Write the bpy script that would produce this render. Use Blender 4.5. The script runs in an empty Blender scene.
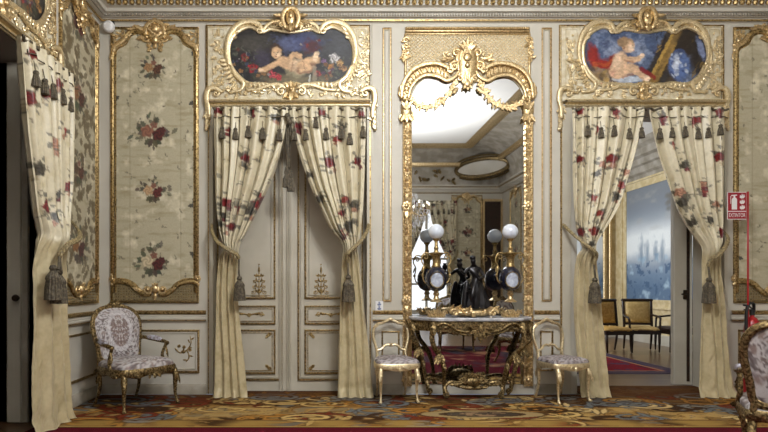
import bpy, math, random
import numpy as np

SC = bpy.context.scene
COL = SC.collection
PI = math.pi

# ------------------------------------------------------------------ camera, light, exposure
FPX, DIST, EYE, VX, VY = 560.0, 6.588, 1.27, 325.0, 286.0      # focal length in px, distance to the wall, eye height, vanishing point
ROOM = dict(x0=-2.65, x1=5.95, y0=-12.2, y1=0.0, zc=4.70, ztop=5.63)

cam = bpy.data.cameras.new('camera')
cam.sensor_fit = 'HORIZONTAL'
cam.sensor_width = 36
cam.lens = 36 * FPX / 768
cam.shift_x = (384 - VX) / 768
cam.shift_y = (VY - 216) / 768
cam.clip_start = 0.05
camo = bpy.data.objects.new('camera', cam)
camo.location = (0, -DIST, EYE)
camo.rotation_euler = (PI / 2, 0, 0)
COL.objects.link(camo)
SC.camera = camo

world = bpy.data.worlds.new('world')
SC.world = world
world.use_nodes = True
world.node_tree.nodes['Background'].inputs[0].default_value = (0.75, 0.85, 1.0, 1)
world.node_tree.nodes['Background'].inputs[1].default_value = 0.3

def area(name, loc, rot, sx, sy, watts, col):
    l = bpy.data.lights.new(name, 'AREA')
    l.shape = 'RECTANGLE'; l.size = sx; l.size_y = sy; l.energy = watts; l.color = col
    o = bpy.data.objects.new(name, l)
    o.location = loc; o.rotation_euler = rot
    COL.objects.link(o)
    return o
WIN_X = (3.42, 0.95, -1.45)                                     # the windows of the rear wall
for wx in WIN_X:                                                # daylight through the windows behind the camera
    area('window_daylight', (wx, ROOM['y0'] - 0.16, 2.2), (PI / 2, 0, 0), 1.5, 3.6, 40, (0.96, 0.98, 1.0))
# daylight of the next room's window, out of view on its left
area('next_room_window_daylight', (3.2, 5.2, 2.3), (PI / 2, 0, -PI / 2), 1.8, 2.8, 150, (0.88, 0.93, 1.0))
SC.view_settings.view_transform = 'Standard'
SC.view_settings.look = 'None'
SC.view_settings.gamma = 1
SC.view_settings.use_curve_mapping = False
SC.view_settings.exposure = 0.0
SC.cycles.use_denoising = True
SC.cycles.max_bounces = 8
SC.cycles.glossy_bounces = 4
SC.cycles.sample_clamp_indirect = 6

# ------------------------------------------------------------------ helpers
def lin(c):
    c = np.asarray(c, float) / 255.0
    return np.where(c <= 0.04045, c / 12.92, ((c + 0.055) / 1.055) ** 2.4)
def C(r, g, b): return tuple(lin((r, g, b))) + (1.0,)
def W(px, py, y=0.0):
    """point of the plane Y=y that the photograph shows at this pixel of the wall elevation"""
    t = DIST + y
    return np.array([(px - VX) * t / FPX, y, EYE + (VY - py) * t / FPX])
def nz(v):
    v = np.asarray(v, float); return v / (np.linalg.norm(v) + 1e-12)

def hash2(ix, iy, seed):
    h = np.sin(ix * 127.1 + iy * 311.7 + seed * 74.7) * 43758.5453
    return h - np.floor(h)
def vnoise(x, y, seed=0):
    ix, iy = np.floor(x), np.floor(y)
    fx, fy = x - ix, y - iy
    fx = fx * fx * (3 - 2 * fx); fy = fy * fy * (3 - 2 * fy)
    a, b = hash2(ix, iy, seed), hash2(ix + 1, iy, seed)
    c, d = hash2(ix, iy + 1, seed), hash2(ix + 1, iy + 1, seed)
    return (a * (1 - fx) + b * fx) * (1 - fy) + (c * (1 - fx) + d * fx) * fy
def fbm(x, y, seed=0, o=4):
    s = 0; a = 0.5; n = 0
    for k in range(o):
        s = s + a * vnoise(x * 2 ** k, y * 2 ** k, seed + k * 13); n += a; a *= 0.5
    return s / n

class Paint:
    """the colours woven or painted into a cloth, canvas or carpet: a colour for every vertex"""
    def __init__(s, x, y, base):
        s.x = np.asarray(x, float); s.y = np.asarray(y, float)
        s.c = np.tile(lin(base), (len(s.x), 1))
    def mix(s, m, col):
        m = np.clip(m, 0, 1)[:, None]; s.c = s.c * (1 - m) + (lin(col) if np.ndim(col) == 1 or isinstance(col, tuple) else col) * m
    def near(s, cx, cy, r):
        return np.where((np.abs(s.x - cx) < r) & (np.abs(s.y - cy) < r))[0]
    def sub(s, k, m, col):
        m = np.clip(m, 0, 1)[:, None]; s.c[k] = s.c[k] * (1 - m) + lin(col) * m
    def ell(s, cx, cy, rx, ry, col, ang=0, soft=0.15, a=1.0, wob=0.0):
        k = s.near(cx, cy, max(rx, ry) * (1.6 + wob))
        if not len(k): return
        dx, dy = s.x[k] - cx, s.y[k] - cy
        ca, sa = math.cos(ang), math.sin(ang)
        u, v = (dx * ca + dy * sa) / rx, (-dx * sa + dy * ca) / ry
        r = np.sqrt(u * u + v * v)
        if wob: r = r * (1 + wob * (vnoise(s.x[k] / (0.35 * rx), s.y[k] / (0.35 * ry), int(cx) % 97) - 0.5) * 2)
        s.sub(k, a * np.clip((1 + soft - r) / (2 * soft), 0, 1), col)
    def rose(s, cx, cy, r, col, dark=0.45, seed=0):
        k = s.near(cx, cy, r * 1.4)
        if not len(k): return
        dx, dy = s.x[k] - cx, s.y[k] - cy
        rr = np.sqrt(dx * dx + dy * dy) / r; an = np.arctan2(dy, dx)
        edge = 1 + 0.14 * np.cos(5 * an + seed)
        m = np.clip((edge - rr) / 0.15, 0, 1)
        sh = dark + (1 - dark) * (0.5 + 0.5 * np.sin(3 * an + 9 * rr + seed))
        cc = lin(col)[None, :] * sh[:, None]
        s.c[k] = s.c[k] * (1 - m[:, None]) + cc * m[:, None]
    def leaf(s, x, y, ang, L, w, col, a=1.0):
        k = s.near(x, y, L * 1.1)
        if not len(k): return
        dx, dy = s.x[k] - x, s.y[k] - y
        u = (dx * math.cos(ang) + dy * math.sin(ang)) / L; v = -dx * math.sin(ang) + dy * math.cos(ang)
        h = w * np.sin(PI * np.clip(u, 0, 1)) ** 0.8 * (1 + 0.18 * np.sin(u * 22))
        s.sub(k, a * np.clip((h - np.abs(v)) / (0.2 * w) , 0, 1) * ((u > 0) & (u < 1)), col)
    def stroke(s, pts, w, col, a=1.0, soft=0.3):
        for (x0, y0), (x1, y1) in zip(pts[:-1], pts[1:]):
            L = math.hypot(x1 - x0, y1 - y0) + 1e-6
            k = s.near((x0 + x1) / 2, (y0 + y1) / 2, L / 2 + w * 2)
            if not len(k): continue
            dx, dy = s.x[k] - x0, s.y[k] - y0
            t = np.clip((dx * (x1 - x0) + dy * (y1 - y0)) / L ** 2, 0, 1)
            d = np.hypot(dx - t * (x1 - x0), dy - t * (y1 - y0))
            s.sub(k, a * np.clip((w * (1 + soft) - d) / (2 * w * soft), 0, 1), col)

class MB:
    def __init__(s): s.v = []; s.f = []; s.n = 0; s.c = []
    def add(s, v, f, c=None):
        v = np.asarray(v, float).reshape(-1, 3)
        s.v.append(v); s.f.extend([tuple(i + s.n for i in q) for q in f]); s.n += len(v)
        if c is not None: s.c.append(c)
    def grid(s, g, cu=False, cv=False, c=None):
        g = np.asarray(g, float); nu, nv = g.shape[:2]; f = []
        for i in range(nu if cu else nu - 1):
            i2 = (i + 1) % nu
            for j in range(nv if cv else nv - 1):
                j2 = (j + 1) % nv
                f.append((i * nv + j, i2 * nv + j, i2 * nv + j2, i * nv + j2))
        s.add(g, f, c)
    def box(s, a, b):
        x0, y0, z0 = a; x1, y1, z1 = b
        s.add([(x0, y0, z0), (x1, y0, z0), (x1, y1, z0), (x0, y1, z0), (x0, y0, z1), (x1, y0, z1), (x1, y1, z1), (x0, y1, z1)],
              [(0, 3, 2, 1), (4, 5, 6, 7), (0, 1, 5, 4), (1, 2, 6, 5), (2, 3, 7, 6), (3, 0, 4, 7)])
    def tube(s, path, r, n=8, flat=1.0, up=(0, -1, 0), closed=False):
        p = np.asarray(path, float); N = len(p); r = np.broadcast_to(np.asarray(r, float), (N,))
        t = np.roll(p, -1, 0) - np.roll(p, 1, 0)
        if not closed: t[0] = p[1] - p[0]; t[-1] = p[-1] - p[-2]
        nn = np.array(up, float); rings = []; th = np.arange(n) * 2 * PI / n
        for i in range(N):
            ti = nz(t[i]); q = nn - ti * nn.dot(ti)
            if np.linalg.norm(q) < 1e-4: q = np.cross(ti, (0.3, 0.8, 0.52))
            q = nz(q); nn = q if flat == 1.0 else np.array(up, float)
            b = np.cross(ti, q)
            rings.append(p[i] + r[i] * (np.cos(th)[:, None] * b + flat * np.sin(th)[:, None] * q))
        if not closed:                                           # rounded ends
            t0, t1 = nz(t[0]), nz(t[-1])
            e0 = p[0] + (rings[0] - p[0]) * 0.55 - t0 * r[0] * 0.6; e1 = p[-1] + (rings[-1] - p[-1]) * 0.55 + t1 * r[-1] * 0.6
            c0 = np.tile(p[0] - t0 * r[0] * 0.8, (n, 1)); c1 = np.tile(p[-1] + t1 * r[-1] * 0.8, (n, 1))
            rings = [c0, e0] + rings + [e1, c1]
        s.grid(rings, cu=closed, cv=True)
    def lathe(s, prof, c=(0, 0, 0), n=20, flute=0, fa=0.06, sq=1.0):
        th = np.arange(n) * 2 * PI / n; k = 1 + (fa * np.cos(flute * th) if flute else 0)
        s.grid([np.stack([c[0] + r * k * np.cos(th), c[1] + r * k * sq * np.sin(th), np.full(n, c[2] + z)], 1) for r, z in prof], cv=True)
    def ell(s, c, r, n=10, m=6):
        r = np.broadcast_to(np.asarray(r, float), (3,)); th = np.arange(n) * 2 * PI / n
        s.grid([np.stack([c[0] + r[0] * math.sin(a) * np.cos(th), c[1] + r[1] * math.sin(a) * np.sin(th), np.full(n, c[2] - r[2] * math.cos(a))], 1)
                for a in np.linspace(0.02, PI - 0.02, m + 1)], cv=True)
    def leaf(s, o, d, n, L, Wd, H=None, curl=0.0, lobes=3, tip=0.15):
        o, d, n = np.asarray(o, float), nz(d), nz(n); sd = np.cross(d, n); H = Wd * 0.6 if H is None else H
        ss = np.linspace(0, 1, 10); c = o.copy(); rows = []; js = (-1, -0.5, 0, 0.5, 1)
        for i, u in enumerate(ss):
            a = curl * u; dd = d * math.cos(a) + sd * math.sin(a); s2 = -d * math.sin(a) + sd * math.cos(a)
            if i: c = c + dd * L / 9
            w = Wd * max(0.06, math.sin(PI * min(1, u * 0.9 + 0.1)) ** 0.7) * (1 + 0.22 * math.cos(2 * PI * lobes * u))
            top = [c + s2 * j * w + n * (H * ((1 - j * j) * (0.4 + 0.6 * math.sin(PI * u)) - (0.25 if j == 0 else 0)) + tip * L * u * u) for j in js]
            bot = [c + s2 * j * w * 0.9 + n * (tip * L * u * u - 0.1 * H) for j in (0.8, 0, -0.8)]
            rows.append(top + bot)
        s.grid(rows, cv=True)
    # --- the same shapes laid on the plane Y=y of the wall elevation, in its pixels
    def st(s, pts, y=0.0, n=8, flat=0.8, per=6, mirror=None):
        """carved stroke through (px, py, radius px)"""
        q = cr(np.array(pts, float), per)
        sets = [q]
        if mirror is not None:
            m = q.copy(); m[:, 0] = 2 * mirror - m[:, 0]; sets.append(m)
        for q in sets:
            P3 = np.array([W(a, b, y) for a, b, _ in q]); s.tube(P3, q[:, 2] / 85, n, flat)
    def vol(s, cx, cy, R, a0, turns, r, y=0.0, mirror=None):
        """spiral volute starting at angle a0 (degrees, counter-clockwise seen) and winding inwards"""
        N = int(abs(turns) * 14) + 3; k = np.linspace(0, 1, N); a = math.radians(a0) + turns * 2 * PI * k
        rr = R * (1 - 0.8 * k); pts = np.stack([cx + rr * np.cos(a), cy - rr * np.sin(a), r * (1 - 0.4 * k)], 1)
        s.st(pts, y, per=1, mirror=mirror)
        for c in ([cx] if mirror is None else [cx, 2 * mirror - cx]):
            s.ell(W(c, cy, y - r / 120), (r * 1.1 / 85,) * 3, 8, 5)
    def lf(s, px, py, ang, L, w, y=0.0, curl=0.0, mirror=None, tip=0.15, lobes=3):
        a = math.radians(ang)
        s.leaf(W(px, py, y), (math.cos(a), 0, math.sin(a)), (0, -1, 0), L / 85, w / 85, None, curl, lobes, tip)
        if mirror is not None:
            s.leaf(W(2 * mirror - px, py, y), (-math.cos(a), 0, math.sin(a)), (0, -1, 0), L / 85, w / 85, None, -curl, lobes, tip)
    def ball(s, px, py, r, y=0.0, rz=None, mirror=None):
        for c in ([px] if mirror is None else [px, 2 * mirror - px]):
            s.ell(W(c, py, y), (r / 85, r / 85 * 0.8, (rz or r) / 85), 8, 5)
    def rosette(s, px, py, r, y=0.0, k=5, mirror=None):
        for c in ([px] if mirror is None else [px, 2 * mirror - px]):
            for i in range(k):
                a = i * 2 * PI / k + 0.3
                s.ell(W(c + r * 0.6 * math.cos(a), py + r * 0.6 * math.sin(a), y), (r * 0.45 / 85, r * 0.3 / 85, r * 0.45 / 85), 7, 4)
            s.ell(W(c, py, y - r * 0.25 / 85), (r * 0.3 / 85,) * 3, 6, 4)
    def cluster(s, cx, cy, rx, ry, k, seed, y=0.0, size=3.0):
        """rocaille carving: a tangle of small leaves, scrolls and buds"""
        R = random.Random(seed)
        for i in range(k):
            x = cx + rx * R.uniform(-1, 1); z = cy + ry * R.uniform(-1, 1); a = R.uniform(0, 360); q = size * R.uniform(0.7, 1.3)
            m = i % 4
            if m < 2: s.lf(x, z, a, q * 2, q * 0.6, y - 0.004 * R.random(), curl=R.uniform(-1.2, 1.2))
            elif m == 2: s.vol(x, z, q * 0.8, a, R.choice((-1, 1)) * 1.1, q * 0.28, y - 0.006)
            else: s.rosette(x, z, q * 0.7, y - 0.008)
    def frame(s, x0, y0, x1, y1, w=1.6, h=0.018, y=0.0, prof=None):
        """rectangular moulding, mitred"""
        s.sweep([(x0, y1), (x1, y1), (x1, y0), (x0, y0)], w, h, y, True, prof)
    def sweep(s, pts, w, h, y=0.0, closed=True, prof=None):
        prof = prof or [(0, 0), (0, .5), (.1, .9), (.26, 1), (.38, .7), (.46, .12), (.6, .12), (.68, .5), (.86, .5), (1, 0)]
        p = np.array(pts, float); N = len(p); rows = []
        for i in range(N):
            a = p[i] - p[i - 1] if (closed or i) else p[1] - p[0]
            b = p[(i + 1) % N] - p[i] if (closed or i < N - 1) else p[-1] - p[-2]
            na, nb = nz((a[1], -a[0])), nz((b[1], -b[0])); m = nz(na + nb); m = m / max(0.35, m.dot(na))
            rows.append([W(*(p[i] + m * u * w), y) + np.array((0, -h * k, 0)) for u, k in prof])
        s.grid(rows, cu=closed)
    def plate(s, pts, y, h):
        """flat board with the outline pts (px), front at y-h, back at y"""
        N = len(pts); f = [W(a, b, y - h) if False else W(a, b, y) + np.array((0, -h, 0)) for a, b in pts]; k = [W(a, b, y) for a, b in pts]
        s.add(f + k, [tuple(range(N))[::-1], tuple(range(N, 2 * N))] + [(i, (i + 1) % N, N + (i + 1) % N, N + i) for i in range(N)])
    def dome(s, outline, bulge, back, rings=10, power=0.6, paint=None):
        """padded cushion on a closed outline"""
        o = np.asarray(outline, float); c = o.mean(0); N = len(o); bulge = np.asarray(bulge, float); back = np.asarray(back, float)
        rows = [o + back]; 
        for k in np.linspace(1, 0.02, rings): rows.append(c + (o - c) * k + bulge * (1 - k ** 2.4) ** power)
        rows = [np.tile(c + back, (N, 1))] + rows
        s.grid(rows, cv=True)
    def build(s, name, mat, parent=None, kind=None, colors=None, sharp=40, origin=None):
        v = np.concatenate(s.v); L = np.zeros(3)
        q = parent
        while q is not None: L += np.array(q.location); q = q.parent
        if origin is not None: L = L + np.asarray(origin, float)
        me = bpy.data.meshes.new(name); me.from_pydata((v - L).tolist(), [], s.f)
        me.polygons.foreach_set('use_smooth', [True] * len(me.polygons))
        me.set_sharp_from_angle(angle=math.radians(sharp))
        if colors is None and s.c: colors = np.concatenate(s.c)
        if colors is not None:
            at = me.color_attributes.new('weave', 'FLOAT_COLOR', 'POINT')
            at.data.foreach_set('color', np.concatenate([colors, np.ones((len(colors), 1))], 1).astype(np.float32).ravel())
        me.materials.append(mat); me.validate()
        o = bpy.data.objects.new(name, me); COL.objects.link(o)
        if parent is not None: o.parent = parent
        if origin is not None: o.location = tuple(origin)
        if kind: o['kind'] = kind
        return o

def cr(p, per=6):
    """Catmull-Rom through the rows of p"""
    if per <= 1: return p
    p = np.asarray(p, float); q = np.concatenate([[2 * p[0] - p[1]], p, [2 * p[-1] - p[-2]]]); out = []
    for i in range(1, len(q) - 2):
        for k in range(per):
            t = k / per; a, b, c, d = q[i - 1], q[i], q[i + 1], q[i + 2]
            out.append(0.5 * (2 * b + (c - a) * t + (2 * a - 5 * b + 4 * c - d) * t * t + (3 * b - a - 3 * c + d) * t ** 3))
    out.append(p[-1]); return np.array(out)
def crc(p, per=6):
    p = np.asarray(p, float); N = len(p); out = []
    for i in range(N):
        a, b, c, d = p[i - 1], p[i], p[(i + 1) % N], p[(i + 2) % N]
        for k in range(per):
            t = k / per; out.append(0.5 * (2 * b + (c - a) * t + (2 * a - 5 * b + 4 * c - d) * t * t + (3 * b - a - 3 * c + d) * t ** 3))
    return np.array(out)

def tag(o, label, cat, group=None, kind='thing'):
    o['label'] = label; o['category'] = cat; o['kind'] = kind
    if group: o['group'] = group
    return o
def thing(name, label, cat, loc, group=None):
    o = bpy.data.objects.new(name, None); COL.objects.link(o); o.empty_display_size = 0.1
    o.location = tuple(float(a) for a in loc)
    return tag(o, label, cat, group)
def copy_tree(o, parent=None):
    c = o.copy(); COL.objects.link(c)
    if parent is not None: c.parent = parent
    for ch in list(o.children): copy_tree(ch, c)
    return c

# ------------------------------------------------------------------ materials
def mat(name, col=None, rough=0.5, metal=0.0, col2=None, nscale=6.0, nmix=(0.4, 0.65), bump=0.0, bscale=60.0, attr=False, stretch=None, spec=None, emit=None, sheen=0.0, rough2=None, coat=0.0):
    m = bpy.data.materials.new(name); m.use_nodes = True; nt = m.node_tree; b = nt.nodes['Principled BSDF']; L = nt.links.new
    b.inputs['Roughness'].default_value = rough; b.inputs['Metallic'].default_value = metal
    if spec is not None: b.inputs['Specular IOR Level'].default_value = spec
    if sheen: b.inputs['Sheen Weight'].default_value = sheen
    if coat: b.inputs['Coat Weight'].default_value = coat
    tc = nt.nodes.new('ShaderNodeTexCoord'); mp = nt.nodes.new('ShaderNodeMapping'); L(tc.outputs['Object'], mp.inputs[0])
    if stretch: mp.inputs['Scale'].default_value = stretch
    def noise(sc, det=4):
        n = nt.nodes.new('ShaderNodeTexNoise'); n.inputs['Scale'].default_value = sc; n.inputs['Detail'].default_value = det; L(mp.outputs[0], n.inputs['Vector']); return n
    if attr:
        a = nt.nodes.new('ShaderNodeAttribute'); a.attribute_name = 'weave'; src = a.outputs['Color']
        n = noise(nscale); mx = nt.nodes.new('ShaderNodeMix'); mx.data_type = 'RGBA'; mx.blend_type = 'MULTIPLY'; mx.inputs[0].default_value = 1
        rp = nt.nodes.new('ShaderNodeMapRange'); rp.inputs[3].default_value = 0.82; rp.inputs[4].default_value = 1.12; L(n.outputs[0], rp.inputs[0])
        L(src, mx.inputs[6]); L(rp.outputs[0], mx.inputs[7]); L(mx.outputs[2], b.inputs['Base Color'])
    elif col2 is not None:
        n = noise(nscale); r = nt.nodes.new('ShaderNodeValToRGB'); r.color_ramp.elements[0].position = nmix[0]; r.color_ramp.elements[1].position = nmix[1]
        r.color_ramp.elements[0].color = col2; r.color_ramp.elements[1].color = col; L(n.outputs[0], r.inputs[0]); L(r.outputs[0], b.inputs['Base Color'])
        if rough2 is not None:
            q = nt.nodes.new('ShaderNodeMapRange'); q.inputs[1].default_value = nmix[0]; q.inputs[2].default_value = nmix[1]; q.inputs[3].default_value = rough2; q.inputs[4].default_value = rough
            L(n.outputs[0], q.inputs[0]); L(q.outputs[0], b.inputs['Roughness'])
    else: b.inputs['Base Color'].default_value = col
    if emit:
        b.inputs['Emission Color'].default_value = col; b.inputs['Emission Strength'].default_value = emit
    if bump:
        n = noise(bscale, 3); bp = nt.nodes.new('ShaderNodeBump'); bp.inputs['Strength'].default_value = bump; bp.inputs['Distance'].default_value = 0.01
        L(n.outputs[0], bp.inputs['Height']); L(bp.outputs[0], b.inputs['Normal'])
    return m
M = dict(
    paint=mat('wall_paint', C(198, 193, 181), 0.55, col2=C(188, 183, 170), nscale=1.6, bump=0.05, bscale=25),
    paint2=mat('door_paint', C(192, 186, 171), 0.45, col2=C(180, 173, 156), nscale=2.2, bump=0.05, bscale=25),
    ground=mat('relief_ground', C(216, 209, 188), 0.5, col2=C(196, 183, 150), nscale=18, bump=0.4, bscale=70),
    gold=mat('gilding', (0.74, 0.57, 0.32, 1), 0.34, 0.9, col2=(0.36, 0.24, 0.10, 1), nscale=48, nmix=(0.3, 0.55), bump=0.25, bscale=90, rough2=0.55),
    palegold=mat('pale_gilding', (0.80, 0.67, 0.43, 1), 0.36, 0.8, col2=(0.46, 0.35, 0.18, 1), nscale=48, nmix=(0.28, 0.5), bump=0.25, bscale=90, rough2=0.5),
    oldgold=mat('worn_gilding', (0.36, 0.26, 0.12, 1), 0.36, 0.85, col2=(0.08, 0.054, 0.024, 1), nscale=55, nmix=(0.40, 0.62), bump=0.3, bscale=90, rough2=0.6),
    mirror=mat('mirror_glass', (0.52, 0.53, 0.54, 1), 0.015, 1.0),
    marble=mat('white_marble', C(205, 205, 208), 0.2, col2=C(150, 152, 160), nscale=9),
    brocade=mat('brocade', None, 0.5, attr=True, nscale=55, bump=0.15, bscale=160, sheen=0.15),
    satin=mat('curtain_silk', None, 0.38, attr=True, nscale=30, bump=0.12, bscale=140, sheen=0.1),
    canvas=mat('oil_canvas', None, 0.45, attr=True, nscale=60, bump=0.1, bscale=200),
    carpet=mat('carpet_pile', None, 0.95, attr=True, nscale=90, bump=0.5, bscale=250, spec=0.1),
    damask=mat('damask', None, 0.6, attr=True, nscale=90, bump=0.1, bscale=300),
    tassel=mat('tassel_silk', C(104, 94, 74), 0.6, col2=C(62, 54, 42), nscale=50, bump=0.4, bscale=200),
    rope=mat('rope_silk', C(165, 148, 108), 0.55, col2=C(110, 96, 66), nscale=60, bump=0.3, bscale=200),
    darkgold=mat('dull_gilding', (0.50, 0.36, 0.16, 1), 0.34, 0.9, col2=(0.15, 0.10, 0.042, 1), nscale=48, nmix=(0.34, 0.58), bump=0.25, bscale=90, rough2=0.55),
    bronze=mat('dark_bronze', (0.022, 0.020, 0.022, 1), 0.28, 0.6, col2=(0.012, 0.011, 0.012, 1), nscale=12),
    cobalt=mat('dark_porcelain', (0.010, 0.012, 0.028, 1), 0.12, coat=0.5),
    medal=mat('painted_medallion', C(186, 194, 206), 0.5, col2=C(158, 166, 186), nscale=45, nmix=(0.35, 0.65)),
    globe=mat('opal_glass', C(225, 232, 240), 0.12, col2=C(205, 213, 225), nscale=8, coat=0.4),
    white=mat('white_plastic', C(225, 225, 225), 0.35),
    black=mat('black_rubber', C(22, 22, 24), 0.45),
    iron=mat('dark_iron', C(55, 45, 35), 0.4, 0.7),
    red=mat('red_enamel', C(165, 20, 30), 0.3),
    signred=mat('sign_red', C(150, 18, 38), 0.4),
    signgrey=mat('plaque_ink', C(120, 130, 160), 0.5),
    plaster=mat('white_plaster', C(238, 236, 230), 0.7),
    cove=mat('cove_plaster', C(170, 163, 150), 0.6, col2=C(140, 132, 116), nscale=4),
    darkwood=mat('dark_wood', C(52, 32, 20), 0.35, col2=C(30, 18, 12), nscale=10, stretch=(1, 1, 6)),
    yellow=mat('yellow_silk', C(205, 165, 90), 0.5, col2=C(180, 138, 66), nscale=30),
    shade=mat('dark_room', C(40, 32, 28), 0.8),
    crystal=mat('crystal', (0.95, 0.96, 1, 1), 0.05, spec=1.0, coat=1.0),
    bulb=mat('lit_bulb', (1, 0.93, 0.8, 1), 0.4, emit=14.0),
    pane=mat('window_pane', (0.85, 0.9, 1, 1), 0.05, spec=0.6),
    cream=mat('cream_paint', C(214, 198, 158), 0.5, col2=C(196, 176, 130), nscale=8),
)
gl = M['pane'].node_tree.nodes['Principled BSDF']; gl.inputs['Transmission Weight'].default_value = 1.0; gl.inputs['IOR'].default_value = 1.05

def wood_floor(name):
    m = bpy.data.materials.new(name); m.use_nodes = True; nt = m.node_tree; b = nt.nodes['Principled BSDF']; L = nt.links.new
    tc = nt.nodes.new('ShaderNodeTexCoord'); br = nt.nodes.new('ShaderNodeTexBrick'); L(tc.outputs['Object'], br.inputs[0])
    br.inputs['Scale'].default_value = 1; br.inputs['Brick Width'].default_value = 1.1; br.inputs['Row Height'].default_value = 0.12; br.inputs['Mortar Size'].default_value = 0.003
    br.inputs['Color1'].default_value = C(120, 92, 66); br.inputs['Color2'].default_value = C(98, 74, 52); br.inputs['Mortar'].default_value = C(45, 33, 25)
    L(br.outputs[0], b.inputs['Base Color']); b.inputs['Roughness'].default_value = 0.28
    return m
M['parquet'] = wood_floor('parquet')
# window panes let the daylight through
def clear_glass():
    m = M['pane']; nt = m.node_tree; nt.nodes.clear(); L = nt.links.new
    o = nt.nodes.new('ShaderNodeOutputMaterial'); a = nt.nodes.new('ShaderNodeBsdfTransparent'); g = nt.nodes.new('ShaderNodeBsdfGlossy'); x = nt.nodes.new('ShaderNodeMixShader')
    g.inputs['Roughness'].default_value = 0.03; x.inputs[0].default_value = 0.06
    L(a.outputs[0], x.inputs[1]); L(g.outputs[0], x.inputs[2]); L(x.outputs[0], o.inputs[0])
clear_glass()

# ------------------------------------------------------------------ the room
X0, X1, Y0 = ROOM['x0'], ROOM['x1'], ROOM['y0']
TH = 0.55
def px2x(p): return (p - VX) / 85
def holes_wall(mb, u0, u1, z1, holes, put):
    """wall sheet with thickness; put(u0,u1,z0,z1) adds one block"""
    us = sorted({u0, u1} | {h[0] for h in holes} | {h[1] for h in holes})
    for a, b in zip(us[:-1], us[1:]):
        hs = [h for h in holes if h[0] <= a + 1e-6 and h[1] >= b - 1e-6]
        if not hs: put(a, b, 0, z1)
        else:
            h = hs[0]
            if h[2] > 0.01: put(a, b, 0, h[2])
            put(a, b, h[3], z1)
D1 = (px2x(213.5), px2x(367)); D2 = (px2x(577), px2x(724.5)); DTOP = 3.36
LD = (-2.78, -1.34)
mb = MB(); holes_wall(mb, X0 - 0.45, X1 + 0.3, 5.0, [(D1[0], D1[1], 0, DTOP), (D2[0], D2[1], 0, DTOP)], lambda a, b, c, d: mb.box((a, 0, c), (b, TH, d)))
mb.build('wall_back', M['paint'], kind='structure')
mb = MB(); holes_wall(mb, Y0 - 0.3, 0, 5.0, [(LD[0], LD[1], 0, DTOP)], lambda a, b, c, d: mb.box((X0 - 0.45, a, c), (X0, b, d)))
mb.build('wall_left', M['paint'], kind='structure')
mb = MB(); mb.box((X1, Y0 - 0.3, 0), (X1 + 0.3, 0, 5.0))
mb.build('wall_right', M['paint'], kind='structure')
mb = MB(); holes_wall(mb, X0, X1, 5.0, [(w - 0.75, w + 0.75, 0.4, 3.95) for w in sorted(WIN_X)], lambda a, b, c, d: mb.box((a, Y0 - 0.3, c), (b, Y0, d)))
mb.build('wall_rear', M['paint'], kind='structure')
mb = MB(); mb.box((X0 - 0.5, Y0 - 0.4, -0.1), (X1 + 0.3, 0, -0.011)); mb.box((D2[0], 0, -0.1), (D2[1], TH, -0.011))
mb.build('floor', M['parquet'], kind='structure')

def windows(k, w, z0, z1, put):
    fr, gz = MB(), MB()
    def bar(a, b, c, d): fr.box(*put(a, b, c, d, 0.10, 0.16))
    for a, b in ((w - 0.75, w - 0.68), (w + 0.68, w + 0.75), (w - 0.04, w + 0.04)): bar(a, b, z0, z1)
    for a in (z0, z0 + 0.9, z0 + 1.75, z0 + 2.6, z1 - 0.07): bar(w - 0.75, w + 0.75, a, a + 0.07)
    gz.box(*put(w - 0.7, w + 0.7, z0 + 0.05, z1 - 0.05, 0.125, 0.13))
    f = fr.build('window_%d' % k, M['paint2'], kind='structure'); gz.build('pane', M['pane'], f)
for k, w in enumerate(WIN_X): windows(k + 1, w, 0.4, 3.95, lambda a, b, c, d, e, f: ((a, Y0 - f, c), (b, Y0 - e, d)))

def ring(mb, prof):
    """profile of (inset from the wall, height) run round the room"""
    mb.grid([[(X0 + i, Y0 + i, z), (X1 - i, Y0 + i, z), (X1 - i, -i, z), (X0 + i, -i, z)] for i, z in prof], cv=True)
cv = MB(); ring(cv, [(0.24, 4.62)] + [(0.24 + 1.26 * (1 - math.cos(a)), 4.62 + 1.01 * math.sin(a)) for a in np.linspace(0.05, PI / 2, 10)])
cv.build('ceiling_cove', M['cove'], kind='structure')
mb = MB(); mb.box((X0 + 1.45, Y0 + 1.45, 5.63), (X1 - 1.45, -1.45, 5.73)); mb.build('ceiling', M['plaster'], kind='structure')
g = MB(); ring(g, [(1.36, 5.60), (1.38, 5.56), (1.44, 5.53), (1.52, 5.55), (1.58, 5.60), (1.66, 5.63)])
ring(g, [(0.52, 5.16), (0.58, 5.13), (0.64, 5.17), (0.66, 5.26)])
g.build('trim_1', M['gold'], kind='structure')
mb = MB(); ring(mb, [(0, 4.36), (0.03, 4.375), (0.035, 4.40), (0.075, 4.405), (0.08, 4.44), (0.12, 4.445), (0.13, 4.48), (0.17, 4.49), (0.17, 4.56), (0.24, 4.58), (0.24, 4.64)])
mb.build('cornice', M['paint'], kind='structure')
g = MB(); ring(g, [(0.022, 4.385), (0.03, 4.368), (0.042, 4.37), (0.045, 4.387), (0.03, 4.395)])
ring(g, [(0.165, 4.545), (0.21, 4.545), (0.215, 4.565), (0.17, 4.57)])
for k in range(int((X1 - X0 - 0.4) / 0.075)): g.ell((X0 + 0.22 + k * 0.075, -0.185, 4.515), (0.031, 0.028, 0.032), 7, 4)
for k in range(30): g.ell((X0 + 0.185, -0.22 - k * 0.075, 4.515), (0.028, 0.031, 0.032), 7, 4)
g.build('trim_2', M['darkgold'], kind='structure')
g = MB()
for k in range(int((X1 - X0 - 0.2) / 0.032)): g.box((X0 + 0.1 + k * 0.032, -0.098, 4.408), (X0 + 0.118 + k * 0.032, -0.075, 4.438))
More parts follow.
